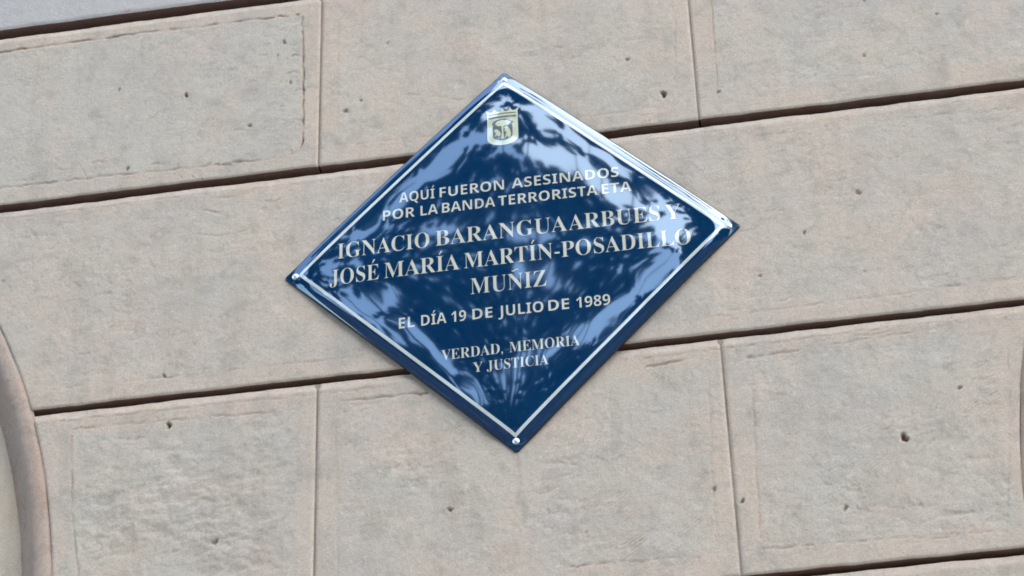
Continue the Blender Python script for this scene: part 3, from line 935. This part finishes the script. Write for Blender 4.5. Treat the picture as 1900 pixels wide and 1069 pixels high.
        -11.1, 7.08, 0.06), (-2.18, -11.4, 7.35, 0.06), (-2.09, -11.3, 7.43, 0.06), (-2.14, -11.5, 7.59, 0.06), (-1.96, -10.9, 7.32, 0.05), (-2.02,
        -11, 7.49, 0.06), (-2.01, -11.3, 7.8, 0.07), (-2.02, -11, 7.76, 0.07), (-1.99, -11.1, 7.99, 0.06), (-2.02, -10.8, 7.96, 0.04), (-1.94, -10.6,
        7.85, 0.05), (-2.12, -11.1, 8.41, 0.05), (-2.04, -10.9, 8.27, 0.06), (-2.2, -11.3, 8.74, 0.07), (-2.04, -10.6, 8.29, 0.07), (-2.2, -10.9, 8.7,
        0.08), (-2.26, -11.3, 9.19, 0.09), (-2.37, -11.2, 9.32, 0.1), (-2.35, -11.3, 9.54, 0.11), (-2.51, -11.3, 9.8, 0.08), (-2.6, -11.2, 10.45,
        0.12), (-2.72, -10.7, 10.41, 0.18), (-2.78, -11, 11.07, 0.2), (-3.14, -11.2, 11.87, 0.25), (-2.29, -11.1, 4.72, 0.18), (-2.42, -11.2, 5.07,
        0.09), (-2.07, -10.8, 5.63, 0.11), (-2.27, -11.4, 6.19, 0.12), (-2.1, -11.2, 6.28, 0.11), (-2.16, -11.2, 6.42, 0.1), (-2.07, -11.3, 6.68,
        0.09), (-2.03, -10.8, 6.47, 0.08), (-2.04, -11.3, 6.97, 0.08), (-2.06, -11.2, 7.01, 0.07), (-2.03, -11.4, 7.3, 0.07), (-1.95, -10.7, 6.95,
        0.06), (-1.94, -11.1, 7.32, 0.06), (-1.93, -10.8, 7.21, 0.05), (-1.94, -11.3, 7.62, 0.05), (-2, -11.5, 7.84, 0.06), (-1.89, -11.2, 7.75,
        0.07), (-1.87, -10.7, 7.58, 0.06), (-1.82, -10.7, 7.68, 0.05), (-1.97, -11.2, 8.16, 0.05), (-1.85, -10.7, 7.88, 0.05), (-2.06, -11.4, 8.59,
        0.06), (-1.95, -11, 8.33, 0.06), (-2.08, -11.2, 8.66, 0.06), (-2.01, -11.1, 8.63, 0.07), (-2.14, -11.3, 8.96, 0.08), (-1.97, -10.6, 8.54,
        0.08), (-2.19, -11.2, 9.2, 0.09), (-2.02, -10.6, 8.82, 0.09), (-2.32, -11.4, 9.75, 0.11), (-2.21, -11.1, 9.66, 0.08), (-2.53, -11.1, 10.59,
        0.18), (-2.41, -10.8, 10.64, 0.19), (-2.76, -11.2, 11.54, 0.23), (-2.67, -11, 11.82, 0.24), (-2.23, -11.4, 4.55, 0.21), (-1.99, -11.2, 4.81,
        0.18), (-2.04, -10.8, 4.9, 0.06), (-1.99, -11.4, 5.5, 0.13), (-2.03, -11, 5.56, 0.12), (-1.93, -11.3, 5.93, 0.13), (-2.04, -11.3, 6.17, 0.12),
        (-1.93, -11.4, 6.4, 0.11), (-1.89, -10.7, 6.16, 0.09), (-1.81, -10.8, 6.4, 0.09), (-1.94, -11.1, 6.72, 0.08), (-1.85, -11.1, 6.85, 0.08),
        (-1.86, -10.8, 6.76, 0.07), (-1.8, -10.9, 6.96, 0.07), (-1.81, -10.6, 6.86, 0.06), (-1.74, -10.6, 6.97, 0.06), (-1.86, -11, 7.35, 0.05),
        (-1.76, -10.8, 7.34, 0.05), (-1.82, -11, 7.5, 0.05), (-1.79, -11.2, 7.77, 0.06), (-1.82, -11, 7.8, 0.06), (-1.74, -10.8, 7.75, 0.05), (-1.83,
        -10.9, 7.98, 0.05), (-1.79, -10.9, 8.01, 0.06), (-1.88, -11, 8.23, 0.06), (-1.76, -10.5, 7.98, 0.06), (-1.86, -10.7, 8.23, 0.06), (-1.92,
        -11.4, 8.84, 0.08), (-1.89, -10.7, 8.45, 0.07), (-1.82, -10.6, 8.49, 0.08), (-1.93, -10.7, 8.73, 0.09), (-1.95, -11.2, 9.27, 0.1), (-2.07,
        -11.1, 9.46, 0.11), (-2.03, -11.3, 9.75, 0.11), (-2.49, -11.4, 11.65, 0.18), (-2.31, -11, 11.67, 0.13), (-2.51, -10.6, 11.92, 0.84), (-1.62,
        -10.7, 3.93, 0.21), (-1.79, -10.8, 4.33, 0.19), (-1.6, -10.7, 4.58, 0.09), (-1.77, -10.8, 4.96, 0.16), (-1.83, -11.3, 5.71, 0.1), (-1.72,
        -10.7, 5.83, 0.04), (-1.68, -11.1, 6.26, 0.08), (-1.7, -10.6, 6.12, 0.09), (-1.69, -11.2, 6.62, 0.09), (-1.82, -11.4, 6.91, 0.09), (-1.63,
        -10.8, 6.64, 0.08), (-1.81, -11.4, 7.16, 0.08), (-1.61, -10.6, 6.79, 0.07), (-1.76, -11.1, 7.2, 0.07), (-1.63, -10.7, 7.06, 0.07), (-1.81,
        -11.4, 7.66, 0.07), (-1.67, -11, 7.43, 0.07), (-1.7, -10.8, 7.43, 0.06), (-1.72, -11.4, 7.92, 0.06), (-1.69, -10.9, 7.69, 0.06), (-1.73,
        -11.4, 8.13, 0.06), (-1.77, -11.2, 8.13, 0.06), (-1.71, -11.1, 8.18, 0.07), (-1.74, -10.9, 8.11, 0.07), (-1.75, -11.4, 8.58, 0.07), (-1.83,
        -11.3, 8.66, 0.07), (-1.66, -10.7, 8.32, 0.07), (-1.76, -10.8, 8.5, 0.08), (-1.73, -11, 8.83, 0.08), (-1.85, -11.2, 9.13, 0.09), (-1.71,
        -10.8, 8.95, 0.09), (-1.86, -11, 9.33, 0.05), (-1.94, -11.2, 9.91, 0.09), (-1.75, -10.6, 9.66, 0.14), (-2.03, -11.3, 10.6, 0.1), (-1.82,
        -10.7, 10.36, 0.15), (-2.18, -10.9, 12.02, 0.3), (-2.06, -10.9, 12.6, 0.45), (-1.28, -10.8, 3.95, 0.69), (-1.46, -10.8, 4.29, 0.19), (-1.31,
        -10.6, 4.55, 0.07), (-1.34, -10.6, 5.09, 0.1), (-1.47, -11.2, 5.91, 0.07), (-1.62, -11.3, 6.55, 0.1), (-1.43, -10.6, 6.26, 0.08), (-1.62,
        -11.3, 6.83, 0.09), (-1.54, -11.3, 6.95, 0.08), (-1.54, -10.7, 6.71, 0.07), (-1.44, -10.5, 6.72, 0.07), (-1.54, -10.7, 6.91, 0.07), (-1.52,
        -11, 7.23, 0.06), (-1.62, -11.1, 7.43, 0.07), (-1.53, -10.5, 7.22, 0.03), (-1.51, -10.8, 7.49, 0.05), (-1.59, -10.9, 7.67, 0.05), (-1.68,
        -11.5, 8.33, 0.04), (-1.58, -11.3, 8.3, 0.06), (-1.69, -11.5, 8.55, 0.07), (-1.48, -10.6, 7.99, 0.06), (-1.66, -11.3, 8.61, 0.07), (-1.59,
        -11.3, 8.78, 0.07), (-1.62, -10.9, 8.59, 0.08), (-1.59, -11.3, 9.02, 0.08), (-1.63, -11, 8.9, 0.09), (-1.49, -10.6, 8.73, 0.05), (-1.62,
        -10.6, 9.4, 0.09), (-1.61, -11.3, 10.2, 0.14), (-1.64, -10.6, 9.9, 0.15), (-1.6, -11.1, 10.72, 0.18), (-1.75, -11, 11.01, 0.2), (-1.7, -11.2,
        12.91, 1.04), (-1.11, -10.5, 4.16, 0.19), (-1.07, -11.2, 4.76, 0.18), (-1.21, -10.8, 4.89, 0.16), (-1.12, -10.9, 5.2, 0.15), (-1.27, -10.8,
        5.44, 0.13), (-1.25, -11.4, 5.96, 0.13), (-1.37, -11, 6.31, 0.07), (-1.24, -10.5, 6.18, 0.08), (-1.4, -10.9, 6.6, 0.08), (-1.37, -11.3, 6.95,
        0.08), (-1.48, -11.4, 7.18, 0.07), (-1.38, -11.2, 7.12, 0.07), (-1.41, -10.8, 6.97, 0.06), (-1.44, -11.5, 7.54, 0.06), (-1.51, -11.5, 7.65,
        0.03), (-1.42, -10.8, 7.52, 0.06), (-1.45, -10.6, 7.49, 0.05), (-1.49, -11.1, 8.02, 0.03), (-1.41, -10.9, 8, 0.05), (-1.5, -11.2, 8.36, 0.06),
        (-1.43, -11.2, 8.47, 0.06), (-1.47, -11, 8.42, 0.06), (-1.43, -11.3, 8.74, 0.07), (-1.47, -11, 8.69, 0.07), (-1.43, -11.4, 9.07, 0.08), (-1.4,
        -10.6, 8.59, 0.08), (-1.33, -10.9, 9.36, 0.05), (-1.51, -11.4, 10.06, 0.13), (-1.37, -11.3, 10.26, 0.15), (-1.41, -10.7, 9.97, 0.15), (-1.33,
        -11.1, 10.76, 0.13), (-1.48, -11.2, 11.27, 0.08), (-0.87, -11.5, 4.5, 0.21), (-0.73, -10.8, 4.52, 0.19), (-0.95, -10.9, 4.92, 0.17), (-0.84,
        -10.7, 5.03, 0.15), (-1.08, -11.3, 5.66, 0.14), (-0.96, -10.7, 5.56, 0.13), (-1.09, -10.7, 5.75, 0.06), (-1.1, -10.7, 6.25, 0.06), (-1.21,
        -10.8, 6.46, 0.08), (-1.19, -11.1, 6.77, 0.07), (-1.33, -11.5, 7.16, 0.07), (-1.21, -10.9, 6.89, 0.06), (-1.36, -11.5, 7.42, 0.06), (-1.32,
        -11.4, 7.48, 0.05), (-1.39, -11.1, 7.58, 0.03), (-1.39, -11.4, 7.87, 0.07), (-1.41, -11, 7.79, 0.04), (-1.34, -10.6, 7.75, 0.04), (-1.36,
        -11.3, 8.35, 0.05), (-1.32, -10.7, 7.98, 0.05), (-1.23, -10.5, 7.94, 0.05), (-1.39, -11.5, 8.77, 0.06), (-1.27, -11.1, 8.6, 0.07), (-1.29,
        -10.8, 8.5, 0.07), (-1.2, -10.8, 8.63, 0.08), (-1.32, -11.2, 9.12, 0.08), (-1.12, -10.7, 9.26, 0.1), (-1.25, -11.1, 9.85, 0.13), (-1.13,
        -11.3, 10.3, 0.13), (-1.19, -11, 10.3, 0.16), (-0.95, -10.9, 11.5, 0.1), (-1.06, -10.7, 11.77, 0.68), (-0.66, -10.8, 4.79, 0.17), (-0.63,
        -11.4, 5.31, 0.17), (-0.8, -10.9, 5.38, 0.14), (-0.76, -11.2, 5.7, 0.14), (-0.9, -10.8, 5.76, 0.12), (-0.91, -11.5, 6.3, 0.06), (-1.07, -10.8,
        6.48, 0.08), (-1.01, -10.7, 6.51, 0.07), (-1.19, -11.5, 7.14, 0.07), (-1.16, -11.5, 7.26, 0.07), (-1.15, -10.6, 6.83, 0.06), (-1.23, -10.6,
        7.22, 0.05), (-1.27, -11.3, 7.82, 0.07), (-1.24, -10.6, 7.46, 0.03), (-1.3, -11.1, 8.1, 0.05), (-1.22, -11, 8.13, 0.05), (-1.26, -11, 8.25,
        0.05), (-1.2, -11.2, 8.47, 0.06), (-1.18, -10.6, 8.15, 0.06), (-1.13, -10.9, 8.49, 0.07), (-1.13, -10.6, 8.35, 0.07), (-1.08, -10.9, 8.75,
        0.08), (-1.09, -10.6, 8.64, 0.04), (-0.96, -11, 9.58, 0.12), (-1.02, -11, 9.82, 0.14), (-0.37, -10.9, 4.72, 0.19), (-0.35, -11.5, 5.22, 0.18),
        (-0.55, -10.7, 5.18, 0.15), (-0.54, -11.4, 5.7, 0.15), (-0.68, -10.6, 5.55, 0.12), (-0.71, -11.5, 6.21, 0.12), (-0.91, -10.8, 6.39, 0.08),
        (-0.88, -10.7, 6.47, 0.08), (-1.01, -11, 6.77, 0.07), (-1.02, -11.4, 7.15, 0.05), (-1.04, -10.7, 6.84, 0.02), (-1.12, -11.2, 7.46, 0.06),
        (-1.2, -11.2, 7.61, 0.06), (-1.11, -10.8, 7.46, 0.07), (-1.14, -10.5, 7.42, 0.07), (-1.19, -11.4, 8.21, 0.06), (-1.2, -11.1, 8.1, 0.06),
        (-1.11, -10.8, 8.05, 0.06), (-1.18, -11.2, 8.43, 0.06), (-1.04, -10.6, 8.07, 0.06), (-1.1, -10.9, 8.4, 0.06), (-1.07, -11.4, 8.96, 0.07),
        (-1.09, -11.3, 9.01, 0.08), (-0.99, -11.4, 9.2, 0.07), (-0.91, -11, 9.45, 0.06), (-0.73, -10.6, 9.34, 0.1), (-0.84, -11.4, 10.24, 0.06),
        (-0.49, -11.3, 11.35, 0.12), (-0.56, -11.3, 11.66, 0.2), (-0.31, -10.9, 5.16, 0.17), (-0.29, -11.1, 5.42, 0.16), (-0.5, -11.1, 5.73, 0.14),
        (-0.5, -11.4, 6.04, 0.13), (-0.63, -10.7, 5.91, 0.04), (-0.78, -11, 6.46, 0.04), (-0.73, -10.6, 6.34, 0.08), (-0.92, -11.5, 7.03, 0.08),
        (-0.87, -11, 6.86, 0.06), (-0.95, -11.1, 7.17, 0.04), (-0.99, -10.7, 6.99, 0.05), (-0.98, -10.8, 7.18, 0.06), (-1.06, -11, 7.43, 0.07),
        (-1.06, -11.3, 7.82, 0.08), (-1.06, -10.8, 7.63, 0.07), (-0.99, -10.6, 7.64, 0.06), (-1.06, -10.7, 7.87, 0.06), (-0.97, -10.5, 7.86, 0.06),
        (-1.04, -10.9, 8.23, 0.06), (-0.99, -11.2, 8.58, 0.07), (-1.02, -11.3, 8.75, 0.07), (-0.88, -10.7, 8.46, 0.08), (-0.9, -10.7, 8.55, 0.08),
        (-0.7, -10.9, 9.25, 0.04), (-0.71, -10.7, 9.28, 0.12), (-0.04, -11, 5.23, 0.17), (-0.27, -10.6, 5.37, 0.15), (-0.27, -10.8, 5.61, 0.14),
        (-0.48, -11.3, 6.13, 0.1), (-0.61, -10.9, 6.41, 0.08), (-0.73, -10.8, 6.57, 0.08), (-0.75, -11.3, 6.95, 0.08), (-0.81, -10.6, 6.65, 0.06),
        (-0.8, -10.7, 6.83, 0.07), (-0.95, -11.4, 7.41, 0.07), (-0.91, -11.3, 7.47, 0.07), (-1, -11.5, 7.76, 0.07), (-0.87, -10.6, 7.27, 0.07),
        (-1.01, -11.3, 7.98, 0.08), (-0.89, -10.7, 7.69, 0.07), (-0.97, -11, 8.08, 0.06), (-0.95, -11.4, 8.57, 0.07), (-0.97, -11.3, 8.56, 0.07),
        (-0.88, -11.2, 8.68, 0.07), (-0.86, -10.7, 8.39, 0.07), (-0.79, -11.1, 8.88, 0.08), (-0.82, -11.4, 9.17, 0.07), (-0.51, -10.6, 9.12, 0.09),
        (-0.55, -11, 9.65, 0.05), (-0.15, -11.4, 11.1, 0.16), (-0.04, -10.5, 5.15, 0.16), (-0.05, -10.8, 5.46, 0.16), (-0.28, -11.1, 5.89, 0.14),
        (-0.29, -11.4, 6.18, 0.05), (-0.45, -10.8, 6.25, 0.05), (-0.63, -11.4, 6.82, 0.1), (-0.57, -10.6, 6.41, 0.09), (-0.7, -10.7, 6.7, 0.08),
        (-0.68, -10.8, 6.83, 0.08), (-0.77, -10.7, 6.95, 0.07), (-0.73, -10.6, 7, 0.07), (-0.84, -11, 7.43, 0.08), (-0.77, -10.7, 7.35, 0.08), (-0.89,
        -11.4, 8.03, 0.08), (-0.79, -10.8, 7.79, 0.08), (-0.84, -10.7, 7.92, 0.07), (-0.81, -11.3, 8.48, 0.08), (-0.86, -11.4, 8.69, 0.07), (-0.7,
        -10.6, 8.24, 0.08), (-0.73, -10.6, 8.36, 0.08), (-0.55, -11.4, 9.69, 0.05), (-0.14, -10.9, 10.16, 0.16), (-0.14, -11.3, 10.75, 0.15), (0.18,
        -11.3, 5.52, 0.18), (-0.06, -10.6, 5.47, 0.14), (-0.08, -10.8, 5.75, 0.12), (-0.44, -10.7, 6.32, 0.08), (-0.46, -11.2, 6.72, 0.1), (-0.56,
        -10.7, 6.61, 0.08), (-0.55, -10.8, 6.79, 0.08), (-0.68, -11.2, 7.18, 0.08), (-0.63, -11, 7.21, 0.08), (-0.74, -11.3, 7.55, 0.08), (-0.66,
        -10.9, 7.49, 0.09), (-0.76, -11.3, 7.97, 0.09), (-0.68, -11.1, 7.98, 0.08), (-0.71, -10.6, 7.86, 0.08), (-0.65, -10.8, 8.19, 0.08), (-0.69,
        -10.9, 8.36, 0.08), (-0.62, -11.4, 8.94, 0.03), (-0.33, -10.7, 9.11, 0.06), (-0.14, -10.9, 9.95, 0.09), (0.1, -10.6, 10.09, 0.2), (0.15,
        -10.6, 5.29, 0.16), (0.13, -10.6, 5.43, 0.15), (-0.09, -11, 5.95, 0.06), (-0.42, -10.7, 6.53, 0.09), (-0.43, -11.4, 7.08, 0.1), (-0.56, -11.5,
        7.32, 0.09), (-0.48, -10.7, 6.98, 0.09), (-0.58, -10.8, 7.24, 0.09), (-0.51, -10.6, 7.23, 0.09), (-0.62, -11.2, 7.89, 0.09), (-0.54, -11,
        7.96, 0.09), (-0.59, -10.7, 7.93, 0.08), (-0.51, -10.9, 8.26, 0.09), (-0.54, -10.7, 8.23, 0.07), (-0.34, -11.1, 9.19, 0.1), (-0.33, -10.7,
        8.96, 0.09), (0.07, -10.6, 9.8, 0.18), (0.08, -10.6, 9.94, 0.19), (0.11, -11.1, 5.85, 0.16), (0.1, -10.6, 5.71, 0.14), (-0.28, -11.2, 6.72,
        0.06), (-0.25, -10.9, 6.68, 0.1), (-0.36, -10.5, 6.66, 0.09), (-0.34, -10.9, 7.03, 0.1), (-0.44, -10.9, 7.27, 0.1), (-0.4, -11.1, 7.62, 0.1),
        (-0.47, -11, 7.74, 0.1), (-0.4, -11, 7.97, 0.1), (-0.46, -10.8, 8.04, 0.09), (-0.37, -11, 8.36, 0.04), (-0.33, -11.2, 9.11, 0.05), (0.04,
        -11.3, 10.05, 0.09), (0.05, -10.5, 9.51, 0.14), (0.33, -10.9, 5.55, 0.17), (0.32, -11.3, 5.94, 0.17), (0.09, -11.2, 6.17, 0.11), (0.09, -10.8,
        6.14, 0.05), (-0.23, -11.3, 7.06, 0.11), (-0.17, -10.6, 6.81, 0.11), (-0.29, -11, 7.28, 0.1), (-0.22, -10.8, 7.39, 0.11), (-0.31, -10.8, 7.63,
        0.1), (-0.25, -11.3, 8.22, 0.1), (-0.29, -10.6, 7.88, 0.04), (-0.1, -10.7, 8.64, 0.11), (-0.15, -11.4, 9.38, 0.14), (0.04, -10.9, 9.37, 0.13),
        (0.26, -11, 10, 0.19), (0.28, -11.2, 10.4, 0.21), (0.3, -11.1, 5.98, 0.16), (0.3, -11.2, 6.21, 0.16), (-0.04, -10.9, 6.74, 0.08), (0, -11.1,
        7.06, 0.1), (-0.13, -11.4, 7.53, 0.12), (-0.06, -11.3, 7.68, 0.11), (-0.16, -11.3, 7.99, 0.12), (-0.07, -10.9, 8.62, 0.06), (0.08, -10.9, 9,
        0.15), (0.05, -11.1, 9.33, 0.15), (0.26, -11, 9.58, 0.18), (0.26, -10.9, 9.71, 0.18), (0.54, -11.3, 5.89, 0.18), (0.55, -11.4, 6.16, 0.18),
        (0.3, -10.5, 5.98, 0.09), (0.13, -11.3, 9.08, 0.05), (0.31, -11.3, 9.4, 0.17), (0.27, -10.8, 9.24, 0.17), (0.49, -10.5, 9.42, 0.19), (0.52,
        -11.4, 10.43, 0.22), (0.55, -11.1, 6.16, 0.17), (0.41, -10.6, 8.4, 0.06), (0.36, -11.4, 9.28, 0.06), (0.56, -11.2, 9.56, 0.19), (0.52, -10.9,
        9.51, 0.19), (0.82, -10.7, 5.99, 0.16), (0.7, -11.4, 7.04, 0.14), (0.51, -11.1, 7.19, 0.07), (0.6, -10.9, 7.36, 0.1), (0.6, -11, 8.05, 0.06),
        (0.5, -11, 8.36, 0.08), (0.65, -10.5, 8.39, 0.18), (0.59, -10.5, 8.68, 0.18), (0.85, -11.3, 9.8, 0.22), (0.9, -11.2, 6.58, 0.19), (0.97,
        -11.1, 6.77, 0.19), (0.79, -11.4, 7.34, 0.18), (0.9, -11.4, 7.64, 0.19), (0.72, -10.9, 7.71, 0.16), (0.74, -10.5, 8.09, 0.13), (0.98, -11.2,
        9.07, 0.21), (0.91, -11.3, 9.49, 0.22), (1.26, -10.9, 6.55, 0.6), (1.07, -11.2, 7.16, 0.2), (1.23, -11.5, 7.71, 0.22), (1.05, -11.4, 8.05,
        0.17), (1.04, -10.6, 8.26, 0.12), (1.34, -11.4, 9.37, 0.67), (1.37, -10.9, 6.88, 0.6), (1.54, -11.1, 7.42, 0.63), (1.32, -10.7, 7.59, 0.08),
        (1.55, -11, 8.24, 0.23), (1.44, -11.3, 8.87, 0.65), (1.76, -11.3, 8.02, 0.9), (-0.06, -11.3, 7.94, 0.04))]
TALL += [clump(*q) for q in ((-28, 30, 4), (-27, 38, 3), (-26, 45, 2.5, .7), (-12, 20, 4), (-4, 20, 4), (4, 19, 4), (-20, 22, 4), (-18, 47, 2, .6), (-9, 52, 2, .5), (1, 52, 2, .6), (8, 47, 2, .6),
        (10, 40, 2, .5), (10, 32, 2.5, .8), (10, 24, 3), (-22.5, 26.5, 1.8), (-19, 24.3, 1.7), (-15.5, 22.8, 1.6), (-25, 30, 2), (-11.5, 22.5, 1.5), (6.5, 24.5, 1.8), (8.5, 28, 2), (8, 32, 1.8), (2.5, 22.5, 1.8),
        (-26.5, 33.5, 1.8), (-24.5, 42, 1.6), (-21.5, 45.5, 1.4, .7))]
TALL += [clump(*q, 7.0) for q in ((-36, 44, 5, .8), (-44, 52, 5, .8), (-30, 56, 4, .6), (-22, 60, 3, .4), (-26, 50, 4), (-20, 54, 3.5, .8), (-33, 50, 4), (22, 54, 3, .4), (34, 60, 4, .5), (40, 48, 4, .5), (12, 62, 3, .4))]  # high clumps added to darken the sky mirrored in the plaque rim
_r = random.Random(31)
for _ in range(150):      # small clumps added to break up the bright mirrored sky
    TALL.append(clump(_r.uniform(-24, 8), _r.uniform(22, 47), _r.uniform(.22, .5), 1.0))
def tree(base, clumps, seed, label, size, per):
    bx, by = base
    t = empty('street_tree', (bx, by, 0), label, 'tree')
    vs = []
    rr = random.Random(seed + 7)
    for i, (x, y, z, r_, dens) in enumerate(clumps):
        nsub = max(2, int((5 if r_ < .35 else 22) * dens))
        for q in range(nsub):
            d = Vector((rr.gauss(0, 1), rr.gauss(0, 1), rr.gauss(0, 1))).normalized() * r_ * rr.uniform(.1, 1) ** .5
            sr = r_ * (rr.uniform(.45, .75) if r_ < .35 else rr.uniform(.22, .42))
            v, f = crown_mesh(seed + i * 40 + q, int(per * min(1.6, (sr / .2)) ** 2) + 8, [(x - bx + d.x, y - by + d.y, z + d.z, sr)], size)
            vs.append(v)
    v = np.concatenate(vs)
    mesh_np('crown', v, np.arange(len(v)).reshape(-1, 4), M_LEAF, t, False)
    r = random.Random(seed)
    zf = min(c_[2] for c_ in clumps) - .6
    V, Fc = tube([(0, 0, 0), (.05, .02, zf * .5), (-.04, .05, zf), (0, 0, zf + 1.2)], [.22, .17, .14, .09])
    for x, y, z, r_, dens in clumps:
        if dens < .75 or r.random() > .05:
            continue
        p1 = (x - bx, y - by, z)
        p0 = (0, 0, zf * r.uniform(.85, 1.1))
        path = [tuple(p0[i] + (p1[i] - p0[i]) * q + r.gauss(0, .05) for i in range(3)) for q in (0, .33, .66, 1)]
        v2, f2 = tube(path, [.04, .022, .012, .006], 6)
        nb = len(V)
        V += v2
        Fc += [tuple(i + nb for i in q) for q in f2]
    mesh_np('trunk', np.array(V), np.array(Fc), M_BARK, t, True)
    return t
tree((-1.6, -10.9), TALL, 30, 'added unseen leafy tree opposite the wall, arranged to shape the light and dark mirrored in the blue enamel', .035, 520)
def low(az, el, rd, D):
    return [clump(az + da, el + de, rd * k_, .8, D) for da, de, k_ in ((0, 0, 1), (-4, -3, .9), (4, -2, .9), (1, -6, 1), (-2, 3, .6))]
tree((5.2, -10.0), low(27, 26, 5, 11.3), 90, 'round leafy street tree to the right, opposite the wall', .12, 60)
tree((-7.2, -9.0), low(-39, 27, 5, 11.5), 120, 'round leafy street tree to the left, opposite the wall', .12, 60)

# ------------------------------------------------------------------ house across the street, mirrored low in the enamel
house = empty('street_house', (0, -19, 0), 'brown brick house across the street with rows of tall windows', 'building')
m, nt, b = newmat('brown_brick')
geo = nt.nodes.new('ShaderNodeNewGeometry')
nt.links.new(ramp(nt, noise_node(nt, geo.outputs['Position'], 2.0, 6, .7), .3, .7, (.10, .060, .045, 1), (.16, .10, .075, 1)), b.inputs['Base Color'])
b.inputs['Roughness'].default_value = .9
M_BRICK = m
m, nt, b = newmat('window_glass')
b.inputs['Base Color'].default_value = (.02, .025, .03, 1)
b.inputs['Roughness'].default_value = .05
M_GLASS = m
m, nt, b = newmat('painted_frame')
b.inputs['Base Color'].default_value = (.55, .53, .48, 1)
M_FRAME = m
def hbox(name, x0, x1, y0, y1, z0, z1, mat, par):
    o = box(name, x0, x1, y0, y1, z0 - ZC, z1 - ZC, mat, par)
    return o
hbox('wall', -16, 16, -9, 0, 0, 11.2, M_BRICK, house)
hbox('roof', -16.4, 16.4, -9.4, .4, 11.2, 11.6, M_BARK, house)
for fl in range(3):
    for wx in range(8):
        x = -14 + wx * 4
        wf = hbox('window', x - .6, x + .6, .0, .06, 1.2 + fl * 3.5, 3.2 + fl * 3.5, M_FRAME, house)
        g1 = hbox('pane', x - .5, x - .03, .06, .075, 1.3 + fl * 3.5, 3.1 + fl * 3.5, M_GLASS, wf)
        g2 = hbox('pane', x + .03, x + .5, .06, .075, 1.3 + fl * 3.5, 3.1 + fl * 3.5, M_GLASS, wf)
